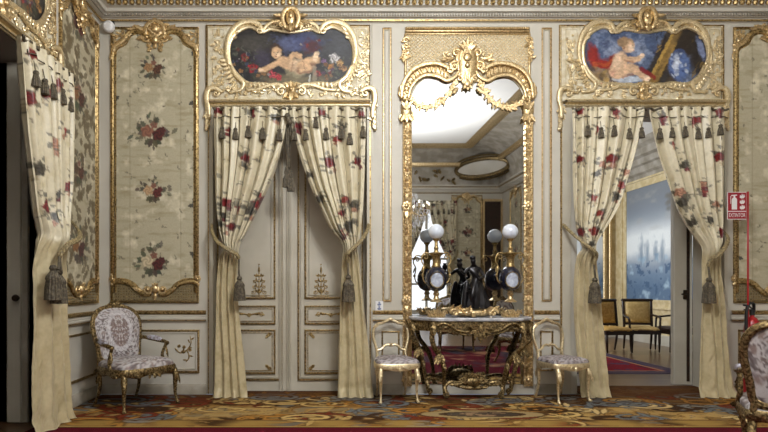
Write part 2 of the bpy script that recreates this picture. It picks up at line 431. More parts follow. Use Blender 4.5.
for k in range(60): g.box((X0 + 0.075, -0.12 - k * 0.032, 4.408), (X0 + 0.098, -0.102 - k * 0.032, 4.438))
g.build('trim_3', M['cove'], kind='structure')
# ovals and festoons in the cove, seen in the mirror
g = MB(); fill = MB()
for cx, cy in ((X1 - 0.95, Y0 + 0.95),):
    n1 = nz((-1, 1, -1.1)); u1 = nz((1, 1, 0)); w1 = np.cross(n1, u1); c = np.array((X1 - 0.98, Y0 + 0.98, 5.03)); th = np.linspace(0, 2 * PI, 40)[:-1]
    P3 = [c + u1 * 0.92 * math.cos(t) + w1 * 0.30 * math.sin(t) for t in th]
    g.tube(P3, 0.07, 8, closed=True, up=n1); g.tube([c + u1 * 1.06 * math.cos(t) + w1 * 0.42 * math.sin(t) for t in th], 0.03, 6, closed=True, up=n1)
    fill.dome([c + u1 * 0.90 * math.cos(t) + w1 * 0.28 * math.sin(t) for t in th], n1 * 0.02, -n1 * 0.25, 4)
R = random.Random(5)
for k in range(44):
    x = X1 - 1.2 - k * 0.12; z = 4.85 + 0.12 * math.sin(k * 0.9); o = np.array((x, Y0 + 0.36 + (z - 4.7) * 0.35, z))
    g.leaf(o, (R.uniform(-1, 1), 0.3, R.uniform(-0.6, 0.8)), (0, 1, -0.4), R.uniform(0.12, 0.24), 0.05, curl=R.uniform(-1, 1))
    if k % 3 == 0: g.ell(o, 0.035, 6, 4)
g.build('trim_4', M['oldgold'], kind='structure'); fill.build('trim_5', M['paint'], kind='structure')

# chair rail, plinth, dado and pilaster strips: runs of the back wall between the openings, in elevation pixels
def runs(segs, name_k, left=False):
    pa, go, bs = MB(), MB(), MB()
    for a, b in segs:
        for (z0, z1, h, m) in ((310.4, 314.2, 0.035, go), (314.2, 317.4, 0.02, pa), (317.4, 319.8, 0.03, pa), (319.8, 320.8, 0.034, go)):
            prof = [(0, 0), (0, .8), (0.25, 1), (0.7, 1), (1, .6), (1, 0)]
            p0, p1 = W(a, z1), W(b, z0)
            m.grid([[(x, -h * k, p0[2] + (p1[2] - p0[2]) * u) for u, k in prof] for x in (p0[0], p1[0])])
        p0, p1 = W(a, 394.2), W(b, 379)
        bs.grid([[(x, -h, z) for h, z in ((0, 0), (0.03, 0), (0.03, 0.09), (0.02, 0.105), (0.012, 0.12), (0, 0.12))] for x in (p0[0], p1[0])])
    o = [pa.build('trim_%d' % name_k, M['paint'], kind='structure'), go.build('trim_%d' % (name_k + 1), M['darkgold'], kind='structure'), bs.build('baseboard_' + ('left' if left else 'back'), M['cove'], kind='structure')]
    if left:
        for q in o: q.rotation_euler = (0, 0, PI / 2); q.location = (X0, 0, 0)
runs([(100.5, 206.5), (372.5, 402.5), (533.5, 558.5), (730, 830)], 6)
LJ = 325 + 85 * (LD[1] + 0.12)
runs([(LJ, 324)], 8, True)
g = MB()
g.frame(118, 329.5, 199.5, 373, 2.2, 0.022)                         # dado panel in the corner

g.frame(381.5, 331, 399.5, 371, 1.6, 0.018); g.frame(540, 331, 553, 371, 1.6, 0.018); g.frame(738, 329.5, 826, 373, 2.2, 0.022)
for x in (208.5, 370.2, 561.3, 725.5): g.box(W(x - 0.55, 394, -0.02), W(x + 0.55, 112, -0.002))
g.build('trim_10', M['darkgold'], kind='structure')
g = MB(); g.frame(382.5, 28, 391.5, 301.5, 1.5, 0.018); g.frame(541.5, 28, 551.5, 301.5, 1.5, 0.018); g.build('trim_16', M['gold'], kind='structure')     # tall strips beside the mirror
g = MB()
g.frame(384.5, 30, 389.5, 299.5, 1.0, 0.012); g.frame(543.5, 30, 549.5, 299.5, 1.0, 0.012)
g.frame(121.5, 333, 196, 369.5, 1.0, 0.012); g.frame(741.5, 333, 822.5, 369.5, 1.0, 0.012)
for a, b in ((209.6, 213.4), (367, 369.4), (562.4, 570.4), (724.6, 726)): g.box(W(a, 394, -0.025), W(b, 106, -0.001))
for x in (206.8, 372): g.box(W(x - 0.8, 394, -0.012), W(x + 0.8, 24, -0.001))
g.build('trim_11', M['paint2'], kind='structure')
g = MB(); g.st([(176, 350, .5), (181, 353, .6), (187, 350, .7), (191, 343, .5), (190, 336, .4)], -.003); g.st([(187, 350, .6), (189, 357, .6), (186, 362, .4)], -.003)
for x, z, a_ in ((178, 351, 150), (181, 352, 40), (184, 352, 110), (188, 348, 20), (190, 343, 130), (191, 340, 50), (189, 356, 10), (187, 360, 190), (186, 350, 250)): g.lf(x, z, a_, 4.4, .75, -.003, .5)
for x, z in ((184, 347), (190, 350), (179, 346)): g.rosette(x, z, 1.7, -.004)
g.build('trim_12', M['darkgold'], kind='structure')
g = MB(); g.frame(325 + 85 * -1.05, 329.5, 320, 373, 2.2, 0.022)
o = g.build('trim_13', M['darkgold'], kind='structure'); o.rotation_euler = (0, 0, PI / 2); o.location = (X0, 0, 0)
# left doorway: lining of the opening, a leaf folded back into the dark next room
mb = MB(); mb.box((X0 - 0.44, LD[1], 0), (X0 - 0.002, LD[1] + 0.004, DTOP)); mb.box((X0 - 0.2, LD[1] - 0.035, 0), (X0 - 0.12, LD[1], DTOP))
mb.box((X0 - 0.001, LD[1] + 0.0, 0), (X0 + 0.022, LD[1] + 0.1, DTOP + 0.1))
mb.build('trim_14', M['cove'], kind='structure')
dl = MB(); dl.box((X0 - 0.29, LD[1] - 0.07, 0.01), (X0 - 0.17, LD[1] - 0.01, DTOP - 0.02)); dl = dl.build('door_3', M['paint2'], kind='structure')
kn = MB(); kn.lathe([(0.002, 0), (0.012, 0.002), (0.012, 0.03), (0.03, 0.045), (0.034, 0.06), (0.026, 0.078), (0.002, 0.082)], n=14); kn.v = [np.stack([v[:, 0], -v[:, 2], v[:, 1]], 1) + np.array((X0 - 0.18, LD[1] - 0.07, 1.16)) for v in kn.v]; kn.build('door_knob', M['iron'], dl)
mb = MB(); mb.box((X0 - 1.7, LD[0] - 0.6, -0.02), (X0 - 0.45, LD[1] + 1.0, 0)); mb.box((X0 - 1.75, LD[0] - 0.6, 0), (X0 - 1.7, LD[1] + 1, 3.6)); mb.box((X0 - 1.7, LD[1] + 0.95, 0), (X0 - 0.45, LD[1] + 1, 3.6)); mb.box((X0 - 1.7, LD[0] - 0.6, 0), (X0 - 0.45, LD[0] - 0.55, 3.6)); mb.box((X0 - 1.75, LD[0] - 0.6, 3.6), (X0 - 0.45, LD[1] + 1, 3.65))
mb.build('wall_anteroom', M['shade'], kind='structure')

# ------------------------------------------------------------------ closed double door under the left-hand curtains
yd = 0.20
XM = W(290, 200, yd)[0]
d = MB(); d.box((D1[0], yd, -0.011), (XM - 0.004, yd + 0.06, DTOP)); d.box((D1[0], yd + 0.06, -0.011), (D1[1], yd + 0.08, DTOP)); d.box((XM + 0.004, yd, -0.011), (D1[1], yd + 0.06, DTOP))
door = d.build('door_1', M['paint2'], kind='structure')
d = MB()
for a, b in ((283.8, 288.6), (291.4, 296.2)): d.sweep([(a, 391), (a, 112)], b - a, 0.03, yd, False, [(0, 0), (0, .5), (.2, .8), (.35, .5), (.5, 1), (.65, .5), (.8, .8), (1, .5), (1, 0)])
d.build('astragal', M['paint2'], door)
d = MB(); d2 = MB()
for s in (0, 1):
    f = (lambda x: x) if not s else (lambda x: 580 - x)
    def fr(x0, y0, x1, y1, w, h, mbb): mbb.frame(min(f(x0), f(x1)), y0, max(f(x0), f(x1)), y1, w, h, yd)
    fr(217, 112, 282.4, 380.5, 1.6, 0.02, d); fr(219.5, 114.5, 280, 378, 1.0, 0.012, d2)
    fr(224, 116, 275.5, 299, 1.9, 0.022, d); fr(227, 119, 271.5, 295.5, 1.0, 0.012, d2)
    fr(224, 305.5, 275.5, 324.5, 1.9, 0.022, d); fr(227, 308.5, 272.5, 321.5, .7, 0.012, d)
    fr(224, 329.5, 275.5, 374, 1.9, 0.022, d); fr(227, 332.5, 272.5, 371, .8, 0.012, d)
    for cx, cy, a in ((229, 334, 315), (269.5, 334, 225), (229, 368.5, 45), (269.5, 368.5, 135)): d.lf(f(cx), cy, a if not s else 180 - a, 6, 1.6, yd - .004); d.rosette(f(cx), cy, 2, yd - .006)
d.build('moulding', M['darkgold'], door); d2.build('fillet', M['paint2'], door)
for cx in (259, 321):                                             # gilt trophies at the foot of the tall panels
    d = MB()
    for k, (w, zz) in enumerate(((6.5, 292), (5.6, 286.5), (5.0, 281), (3.6, 275.5))):
        d.vol(cx - w * .8, zz, w * .36, 200, 1.1, .42, yd - .004, mirror=cx); d.lf(cx - 1, zz + 1, 140, w * 1.05, .7, yd - .004, .9, mirror=cx); d.lf(cx - w * .8, zz, 170, 2.6, .6, yd - .004, mirror=cx); d.ball(cx, zz, 1.0, yd - .006)
    d.lf(cx, 273, 90, 7, 1.0, yd - .005); d.ball(cx, 264.5, .7, yd - .006); d.st([(cx, 295.5, .6), (cx, 268, .35)], yd - .004, per=2); d.rosette(cx, 291, 2.2, yd - .008); d.st([(cx - 8, 296, .5), (cx + 8, 296, .5)], yd - .004, per=1)
    d.build('gilt_motif', M['darkgold'], door)
    d = MB(); f = 249.2 if cx < 290 else 330.8
    d.st([(f - 15, 315, .7), (f - 8, 313.5, .7), (f, 315, .8)], yd - .004, mirror=f); d.rosette(f, 315, 2.2, yd - .008); d.vol(f - 12, 314.6, 2.4, 90, 1.1, .5, yd - .004, mirror=f); d.lf(f - 6, 314.6, 160, 6, 1.3, yd - .004, mirror=f)
    d.build('gilt_scroll', M['darkgold'], door)

# ------------------------------------------------------------------ the next room, through the right-hand doorway
NX0, NX1, NY1, NZ = 0.4, 7.2, 7.3, 4.45
mb = MB(); mb.box((NX0 - 0.2, TH, -0.1), (NX1 + 0.2, NY1 + 0.2, -0.0005)); mb.build('floor_next_room', M['parquet'], kind='structure')
mb = MB(); mb.box((NX1, TH, 0), (NX1 + 0.15, NY1, NZ)); mb.build('wall_next_right', M['cream'], kind='structure')
mb = MB(); mb.box((NX0, NY1, 0), (NX1 + 0.15, NY1 + 0.15, NZ)); mb.build('wall_next_far', M['cream'], kind='structure')
mb = MB(); mb.box((NX0 - 0.15, TH, 0), (NX0, NY1 + 0.15, NZ)); mb.build('wall_next_left', M['cream'], kind='structure')
mb = MB(); mb.box((NX0 - 0.15, TH, NZ), (NX1 + 0.15, NY1 + 0.15, NZ + 0.1)); mb.build('ceiling_next_room', M['plaster'], kind='structure')
def nring(mb, prof): mb.grid([[(NX0 + i, TH + i, z), (NX1 - i, TH + i, z), (NX1 - i, NY1 - i, z), (NX0 + i, NY1 - i, z)] for i, z in prof], cv=True)
g = MB(); nring(g, [(0, 3.62), (0.04, 3.66), (0.05, 3.78), (0.12, 3.82), (0.14, 3.95), (0.2, 3.98), (0.22, 4.1), (0.3, 4.14), (0.32, 4.28), (0.42, 4.34), (0.45, NZ)]); g.build('cornice_next_room', M['cove'], kind='structure')
g = MB(); g.grid([[(NX1 - i, TH, z), (NX1 - i, NY1 - i, z), (NX0 + i, NY1 - i, z), (NX0 + i, TH, z)] for i, z in [(0, 0), (0.03, 0), (0.03, 0.2), (0, 0.22)]]); g.build('baseboard_next_room', M['paint2'], kind='structure')
g = MB()                                                          # column moulding of the far corner and panel frames
for x in (NX1 - 0.16, NX1 - 0.3): g.lathe([(0.05, 0.2), (0.05, 0.3), (0.035, 0.34), (0.035, 3.5), (0.05, 3.56), (0.055, 3.62)], (x, NY1 - 0.06, 0), 12)
g.build('trim_15', M['gold'], kind='structure')
# narrow leaf of the open doorway with its lock, at the right jamb
mb = MB(); mb.box((4.455, TH + 0.03, 0.01), (4.665, TH + 0.08, DTOP)); mb.box((D2[1] - 0.0, TH, 0), (D2[1] + 0.01, TH + 0.02, DTOP))
dl = mb.build('door_2', M['paint2'], kind='structure')
g = MB(); g.box((4.628, TH + 0.02, 0.05), (4.662, TH + 0.03, DTOP - 0.05)); g.build('edge_strip', M['darkwood'], dl)
g = MB(); g.box((4.585, TH + 0.012, 1.10), (4.625, TH + 0.03, 1.22)); g.tube([(4.605, TH + 0.02, 1.17), (4.605, TH - 0.03, 1.17), (4.56, TH - 0.04, 1.17), (4.525, TH - 0.04, 1.165)], 0.011, 8); g.build('door_handle', M['iron'], dl)
g = MB(); g.box((4.668, TH + 0.03, 0.01), (D2[1], TH + 0.06, DTOP)); g.build('jamb_strip', M['paint'], dl)
g = MB(); g.box((4.458, TH + 0.02, 0.02), (4.475, TH + 0.03, DTOP - 0.02)); g.build('stile_fillet', M['paint'], dl)
# ------------------------------------------------------------------ brocade panels in carved gilt frames
def bouquet(p, x, y, s, red, pale, R, y_dn=1):
    dk = lambda: (R.randint(58, 84), R.randint(56, 78), R.randint(46, 62))
    for k in range(16):
        an = R.uniform(0, 2 * PI); q = R.uniform(3, 9) * s; p.leaf(x + 1.25 * q * math.cos(an), y + q * math.sin(an), an + R.uniform(-.9, .9), s * R.uniform(2.6, 5), s * R.uniform(.8, 1.5), dk(), R.uniform(.6, .9))
    for k in (-1, 0, 1): p.stroke([(x + k * 1.2 * s, y), (x + k * 2.0 * s + R.uniform(-1, 1), y + 8.5 * s)], .35 * s, (104, 98, 76), .8)
    for a_, w_ in ((2.5, 2.0), (.6, 2.0), (2.0, 1.5), (1.2, 1.4)): p.leaf(x + math.cos(a_), y + 4 * s, a_, 5.6 * s, w_ * s, dk(), .95)
    for a_, r_ in ((3.3, 9.5), (-.1, 9), (-2.5, 9)): p.leaf(x + r_ * .55 * s * math.cos(a_), y + r_ * .5 * s * math.sin(a_), a_ + .2, 5 * s, 1.5 * s, dk(), .9)
    p.rose(x + 3.0 * s, y + 1.6 * s, 3.7 * s, red, .3, R.uniform(0, 6)); p.rose(x + 5.2 * s, y - 1.0 * s, 2.2 * s, red, .3, R.uniform(0, 6)); p.rose(x - 3.4 * s, y - .4 * s, 3.7 * s, pale, .6, R.uniform(0, 6)); p.rose(x + .6 * s, y - 4.0 * s, 2.2 * s, (146, 96, 78), .5, R.uniform(0, 6))
    p.stroke([(x, y - 4 * s), (x + 1 * s, y - 10 * s)], .3 * s, (98, 92, 72), .8)
    for k in range(5): p.leaf(x + R.uniform(-3, 3) * s, y - (5 + k) * s, -PI / 2 + R.uniform(-1.2, 1.2), 3 * s, .8 * s, dk(), .8)
def brocade(mb, x0, x1, y0, y1, spots, seed, dense=False, ypl=-0.004, tx=None):
    nx, ny = int((x1 - x0) / 0.55), int((y1 - y0) / 0.7)
    gx, gy = np.meshgrid(np.linspace(x0, x1, nx), np.linspace(y0, y1, ny), indexing='ij')
    p = Paint(gx.ravel(), gy.ravel(), (180, 172, 146)); R = random.Random(seed)
    n = fbm(p.x / 14, p.y / 3.0, seed); p.mix((n - .52) * 2.2, (150, 138, 104)); n2 = fbm(p.x / 9 + 5, p.y / 9, seed + 3); p.mix((n2 - .56) * 3.0, (226, 218, 192))
    for sx in ((0.21, 0.80) if not dense else ()): p.mix(np.exp(-((p.x - x0 - (x1 - x0) * sx) / .5) ** 2) * .5, (140, 128, 98))
    if dense:
        for k in range(420):
            a, b = R.uniform(x0, x1), R.uniform(y0, y1); p.leaf(a, b, R.uniform(0, 6.3), R.uniform(6, 13), R.uniform(2.0, 3.8), (98, 84, 54), .85)
    else:
        for k in range(70):
            a, b = R.uniform(x0, x1), R.uniform(y0, y1)
            for q in range(3): p.leaf(a, b, R.uniform(0, 6.3), R.uniform(2, 4), .7, (104, 98, 80), .7)
        for b in np.arange(y0 + 20, y1, 52):
            for a in (x0 + 1.5, x1 - 2.5): p.rose(a, b + R.uniform(-6, 6), 3.4, (72, 64, 54), .5); p.leaf(a, b, R.uniform(0, 6), 8, 2.2, (70, 66, 56))
    kx = np.abs((p.x - (x0 + x1) / 2) / (x1 - x0)) * 86; fy = np.interp(kx, [5, 11, 16, 21, 28, 36, 43], [295, 295, 292, 287, 283.5, 282.5, 284]); p.mix((p.y > fy) * 1.0, (126, 112, 80))
    for (a, b, s, red, pale) in spots: bouquet(p, a, b, s * 1.28, red, pale, R)
    mb.grid(np.stack([*(lambda q: (q[0], q[1], q[2]))(W(gx, gy, 0.0) if False else ((gx - VX) / 85, gx * 0 + ypl, EYE + (VY - gy) / 85))], -1))
    mb.c.append(p.c)
def wall_panel(x0, x1, label, spots, seed, dense=False):
    t = thing('brocade_panel', label, 'wall panel', ((x0 + x1) / 2 / 85 - VX / 85, 0, EYE + (VY - 303) / 85), 'brocade wall panels')
    k = (x1 - x0) / 88.0; T = lambda x: x0 + (x - 111) * k
    cx = (x0 + x1) / 2
    mb = MB(); brocade(mb, x0 + 1, x1 - 1, 29, 302, [(T(a), b, s, r, p) for a, b, s, r, p in spots], seed, dense); mb.build('fabric', M['brocade'], t)
    g = MB(); g.frame(x0, 27.5, x1, 303, 2.4, 0.028)
    top = [(113.2, 292), (113.2, 60), (113.4, 50), (115.5, 46.5), (119.5, 44.5), (124, 41.5), (126.5, 36.5), (130, 32.8), (136, 31.5), (142, 33.2), (147, 37), (155, 41)]
    sm = cr(np.array(top, float)[2:], 5); half = np.concatenate([np.array(top[:2], float), sm])
    for m in (1, -1):
        q = half.copy(); q[:, 0] = T(q[:, 0]) if m == 1 else 2 * cx - T(q[:, 0])
        P3 = np.array([W(a, b) for a, b in q]); g.tube(P3 + np.array((0, -0.012, 0)), np.where(np.arange(len(q)) < 2, 1.7, 2.5) / 85, 8, 0.9)
        q2 = q.copy(); q2[:, 0] += m * 2.6; q2[2:, 1] += 2.4; g.tube(np.array([W(a, b) for a, b in q2]) + np.array((0, -0.006, 0)), np.full(len(q2), 0.7 / 85), 6)
    bot = [(113, 283), (119, 281.5), (127, 282.5), (134, 286), (139, 291), (144, 294), (150, 294)]
    g.st([(T(a), b, 2.3) for a, b in bot], -0.014, mirror=cx); g.st([(T(a), b - 2.8, .8) for a, b in bot], -0.008, mirror=cx)
    g.build('frame', M['darkgold'], t)
    g = MB()                                                      # crest, shoulders and foot carving
    g.vol(cx - 8.5, 37, 4.6, 200, 1.3, 1.4, -.02, mirror=cx); g.vol(cx - 6.5, 44.5, 3.0, 120, -1.2, 1.0, -.02, mirror=cx)
    g.st([(cx - 9.5, 34, 1.8), (cx - 7.5, 25, 2.4), (cx, 20.5, 2.8)], -.026, mirror=cx); g.ell(W(cx, 33, -.01), (8 / 85, .03, 11 / 85), 14, 8); g.ball(cx, 29, 4.6, -.03, 5); g.ball(cx, 40, 3.4, -.036, 4.2); g.ball(cx, 46, 2.2, -.02, 2.8)
    for a in (40, 65, 90, 115, 140): g.lf(cx, 34, a, 10, 1.9, -.04)
    for x, y, a, L in ((cx - 10, 30, 172, 12), (cx - 17, 29, 195, 12), (cx - 10, 36, 215, 9), (cx - 4, 47, 250, 6), (cx - 24, 33, 215, 9)): g.lf(x, y, a, L, 2.4, -.018, .5, mirror=cx)
    g.cluster(cx - 15, 28, 7, 2.2, 9, seed, -.014, 2.2); g.cluster(cx + 15, 28, 7, 2.2, 9, seed + 1, -.014, 2.2)
    g.build('crest_carving', M['gold'], t)
    for s in (1, -1):
        g = MB()
        X = lambda x: T(x) if s == 1 else 2 * cx - T(x)
        g.cluster(X(118), 37.5, 4.5, 6.5, 14, seed + 7, -.010, 2.2); g.st([(X(113), 51, 2.4), (X(115), 46, 2.8), (X(121), 42.5, 2.8), (X(126), 37, 2.2)], -.02); g.lf(X(112), 52, 260, 9, 1.8, -.02); g.ball(X(112.5), 45, 2.0, -.022)
        g.build('shoulder_carving', M['gold'], t)
        g = MB(); g.vol(X(112.5), 279, 3, 90, 1.2 * s, 1.1, -.018); g.ball(X(112), 284.5, 1.8, -.02); g.lf(X(113), 282, 100, 9, 1.6, -.018); g.build('corner_carving', M['gold'], t)
    g = MB(); g.vol(cx - 7.5, 289.5, 4.6, 20, -1.3, 1.5, -.022, mirror=cx); g.ball(cx, 289, 4.0, -.024, 4.8); g.ball(cx, 296, 2.0, -.02, 2.6)
    for a in (60, 90, 120): g.lf(cx, 288, a, 6, 1.4, -.04)
    g.lf(cx - 13, 291, 170, 10, 2, -.022, .4, mirror=cx); g.lf(cx - 1, 294, 285, 6, 1.6, -.02, mirror=cx)
    g.build('foot_carving', M['gold'], t)
    g = MB()                                                      # diapered field below the curved foot rail
    for s in (1, -1):
        for k2 in range(13):
            x = 116 + k2 * 2.6; lim = np.interp(x, [b[0] for b in bot], [b[1] + 3 for b in bot])
            for z in np.arange(299.5, lim, -2.7): g.ball(T(x) if s == 1 else 2 * cx - T(x), z, .75, -.004)
    for z in (301,): g.st([(x0 + 2, z, .5), (x1 - 2, z, .5)], -.004, per=1)
    g.build('diaper_field', M['oldgold'], t)
    return t
RED, CRIM, PEACH, CREAM = (92, 32, 30), (104, 38, 34), (156, 110, 80), (206, 190, 156)
sp = [(153, 68, 1.0, (100, 62, 44), (164, 124, 84)), (153, 132, 1.35, RED, (148, 98, 78)), (153, 191, 1.05, CRIM, (196, 160, 120)), (153, 262, 1.3, RED, (208, 192, 158))]
wall_panel(111, 199, 'cream rose brocade panel beside the left corner, above the armchair', sp, 3)
sp2 = [(164, 52, 1.0, RED, PEACH), (172, 117, 1.2, (92, 30, 30), PEACH), (168, 190, 1.05, CRIM, (190, 150, 110)), (170, 255, 1.3, RED, (200, 150, 110))]
wall_panel(733, 821, 'cream rose brocade panel cut by the right edge, behind the extinguisher sign', sp2, 9)
lx = 325 + 85 * -0.08
sp3 = [(153, 48, 1.2, (100, 30, 26), (90, 50, 40)), (153, 112, 1.35, (90, 40, 24), (140, 88, 44)), (153, 180, 1.2, (92, 40, 22), (86, 60, 40)), (153, 250, 1.4, (84, 26, 24), (146, 96, 44))]
t = wall_panel(lx - 80, lx, 'olive leaf-patterned brocade panel on the left side wall beside the curtain', sp3, 15, True)
def to_left(t, dy=0.0):                                           # from the back wall's elevation to the left-hand wall
    x, y, z = t.location; t.location = (X0 - y, x + dy, z); t.rotation_euler = (0, 0, PI / 2)
to_left(t)

# ------------------------------------------------------------------ overdoors
def canvas1(p):
    p.mix((fbm(p.x / 12, p.y / 12, 2) - .45) * 1.6, (44, 42, 46)); p.mix((fbm(p.x / 4, p.y / 4, 7) - .5) * 4, (12, 12, 14))
    p.ell(330, 42, 26, 16, (66, 68, 74), 0, .5, .8, .3); p.ell(252, 44, 16, 9, (74, 70, 64), 0, .5, .7, .3)
    p.ell(302, 42, 16, 9, (60, 68, 106), 0, .5, .9, .5); p.ell(286, 45, 9, 6, (84, 92, 128), .3, .5, .8, .5); p.ell(312, 47, 8, 7, (70, 22, 24), 0, .4, .9, .3)
    p.ell(293, 82, 34, 7, (112, 102, 76), 0, .5, .9, .3); p.ell(262, 60, 9, 8, (70, 62, 88), 0, .6, .5, .4)
    for x, y, r, c in ((245, 58, 4.0, (150, 40, 40)), (253, 69, 5.2, (158, 28, 38)), (272, 75, 4.4, (196, 70, 84)), (279, 78, 3.4, (190, 60, 70)), (318, 74, 3.6, (160, 50, 50)), (334, 59, 5.5, (205, 200, 200)), (340, 64, 3.6, (200, 160, 96)), (331, 68, 3.6, (176, 120, 60)), (344, 69, 3.2, (186, 140, 90)), (324, 62, 3.0, (120, 90, 130)), (238, 50, 2.4, (90, 50, 44))): p.rose(x, y, r, c, .4, x)
    R = random.Random(4)
    for k in range(150):
        a, b = R.choice(((245, 66), (240, 56), (335, 72), (338, 66), (325, 76), (262, 78))); p.leaf(a + R.uniform(-14, 14), b + R.uniform(-10, 10), R.uniform(0, 6.3), R.uniform(3, 6), 1.0, R.choice(((60, 66, 50), (40, 46, 40), (90, 92, 80), (26, 26, 24))), .7)
    for k in range(46):
        a, b = R.choice(((243, 62), (336, 66), (326, 76), (264, 77), (312, 46))); p.rose(a + R.gauss(0, 6), b + R.gauss(0, 5), R.uniform(1, 2.2), R.choice(((120, 34, 40), (150, 110, 70), (150, 140, 140), (80, 50, 80), (120, 80, 40), (60, 66, 90))), .35, k)
    sk, sd, hi = (200, 164, 126), (140, 102, 76), (222, 194, 160)
    p.ell(296, 72, 10, 5, (150, 140, 110), .1, .3, .8, .3)
    p.stroke([(281, 62), (273, 66), (265, 70), (261, 71)], 2.6, sk); p.ell(261, 71, 2.4, 1.8, hi)
    p.ell(285, 63, 8, 5.6, sk, .15); p.ell(292, 66, 8, 6, sk, .2); p.ell(299, 67, 8, 6.6, hi, .1, .4); p.ell(296, 69, 6, 4, sd, .3, .6, .4)
    p.stroke([(289, 60), (294, 55), (300, 57)], 2.5, sk); p.stroke([(300, 66), (309, 62), (316, 60)], 4.0, sk); p.stroke([(315, 60), (317, 54)], 2.3, hi); p.stroke([(300, 71), (308, 70), (312, 67)], 3.6, sd, 1); p.stroke([(301, 70), (309, 68)], 2.6, sk)
    p.stroke([(293, 63), (291, 72)], .7, sd, .6); p.stroke([(303, 62), (305, 70)], .7, sd, .6)
    p.ell(276, 51, 6.2, 6.8, (58, 38, 26), .2, .15, 1, .15); p.ell(276.6, 53.4, 5.0, 5.8, sk, .15); p.ell(278.4, 55, 2.6, 2.4, hi, 0, .5); p.ell(274.2, 53, .9, .5, (70, 44, 34)); p.ell(278.6, 52.8, .9, .5, (70, 44, 34)); p.ell(276.6, 57, 1.3, .5, (150, 70, 60)); p.ell(276.8, 55, .6, .8, sd)
    p.stroke([(310, 76), (309, 84)], .5, (190, 190, 180)); p.stroke([(314, 68), (315, 80)], 2.0, (150, 140, 120), .7)
def canvas2(p):
    p.x = p.x - 353 + 0  # same canvas coordinates as its twin
    p.mix(np.ones(len(p.x)), (70, 86, 118)); p.mix((fbm(p.x / 9, p.y / 9, 22) - .42) * 3.5, (140, 152, 176)); p.mix((fbm(p.x / 6, p.y / 6, 31) - .58) * 4, (50, 62, 96))
    p.ell(233, 60, 10, 16, (58, 62, 78), 0, .5, .8, .3)
    p.ell(240, 58, 6, 12, (130, 30, 26), -.2, .3, 1, .3); p.ell(250, 65, 13, 5, (140, 30, 24), .2, .3, 1, .3); p.ell(260, 60, 7, 4.5, (122, 26, 24), -.5, .3); p.stroke([(240, 64), (252, 66), (260, 60)], 1.6, (176, 84, 40), .6)
    p.ell(248, 78, 16, 8, (150, 120, 66), .2, .5, .8, .4); p.ell(260, 78, 5, 6, (60, 56, 60), 0, .3, .9, .3)
    for x in (300, 308, 316, 324): p.stroke([(x - 8, 84), (x + 18, 30)], 4.6, ((40, 30, 20), (132, 104, 48), (36, 28, 20), (60, 46, 26))[(x - 300) // 8], .95)
    p.stroke([(297, 78), (318, 36)], 1.6, (186, 152, 78), .8); p.stroke([(306, 76), (322, 44)], 1.0, (150, 120, 60), .8)
    p.ell(338, 46, 15, 15, (46, 38, 32), 0, .4, 1, .2); p.ell(346, 56, 10, 22, (40, 34, 32), 0, .4, 1, .2); p.ell(347, 50, 3, 12, (112, 124, 158), -.3, .3)
    p.ell(325, 66, 10.5, 15, (82, 104, 152), 0, .12); p.ell(325, 52, 5, 3, (60, 76, 118)); R = random.Random(8)
    for k in range(26): p.ell(325 + R.uniform(-8, 8), 66 + R.uniform(-12, 12), R.uniform(1, 2.4), R.uniform(.8, 2), R.choice(((196, 206, 220), (40, 56, 104), (150, 166, 196))), R.uniform(0, 3), .4, .8)
    p.ell(322, 64, 2.4, 8, (206, 214, 226), 0, .6, .8)
    for k in range(60): a = R.uniform(296, 352); p.leaf(a, R.uniform(30, 82), R.uniform(-1.4, -.6), R.uniform(5, 10), 1.1, R.choice(((150, 122, 66), (30, 24, 18), (84, 66, 36), (20, 18, 20))), .6) if not (313 < a < 337) else None
    for k in range(30): p.ell(R.uniform(228, 262), R.uniform(68, 86), R.uniform(1.5, 3.5), R.uniform(1, 2.5), R.choice(((170, 140, 80), (70, 60, 50), (120, 96, 56))), R.uniform(0, 3), .4, .7, .3)
    sk, sd, hi = (206, 172, 140), (162, 116, 88), (232, 204, 176)
    p.ell(276, 80, 14, 3, (190, 200, 214), 0, .3, .9, .2)
    p.ell(266, 64, 7.5, 11.5, sk, .25); p.ell(263, 72, 8, 7, sk); p.ell(264, 62, 4, 8, hi, .2, .6, .6); p.ell(261, 74, 4, 3, (216, 150, 130), 0, .6, .6)
    p.stroke([(270, 58), (278, 61), (285, 59)], 2.6, sk); p.stroke([(271, 61), (279, 63)], 1, sd, .7); p.ell(288, 56.5, 2.6, 2.4, hi)
    p.stroke([(265, 75), (276, 69), (281, 70)], 4.4, sk); p.stroke([(280, 70), (288, 76), (291, 78)], 3.4, sk); p.ell(293, 79, 3, 2.6, hi); p.stroke([(268, 78), (279, 75)], 1, sd, .7)
    p.ell(273, 45, 7, 6.6, (150, 122, 92), .1, .15); p.ell(274, 47, 6.4, 6, sk, .1); p.ell(269, 43, 5.6, 4.8, (152, 124, 94), -.3, .2); p.ell(277.5, 49, 2.8, 3, hi, 0, .5); p.ell(279, 46, .8, .5, (70, 46, 36)); p.ell(270, 48.5, 1, 1.6, sd); p.ell(280, 51, .9, .5, (160, 80, 70))
    p.stroke([(288, 70), (300, 78)], 2.2, (130, 24, 28), .9)
    p.x = p.x + 353
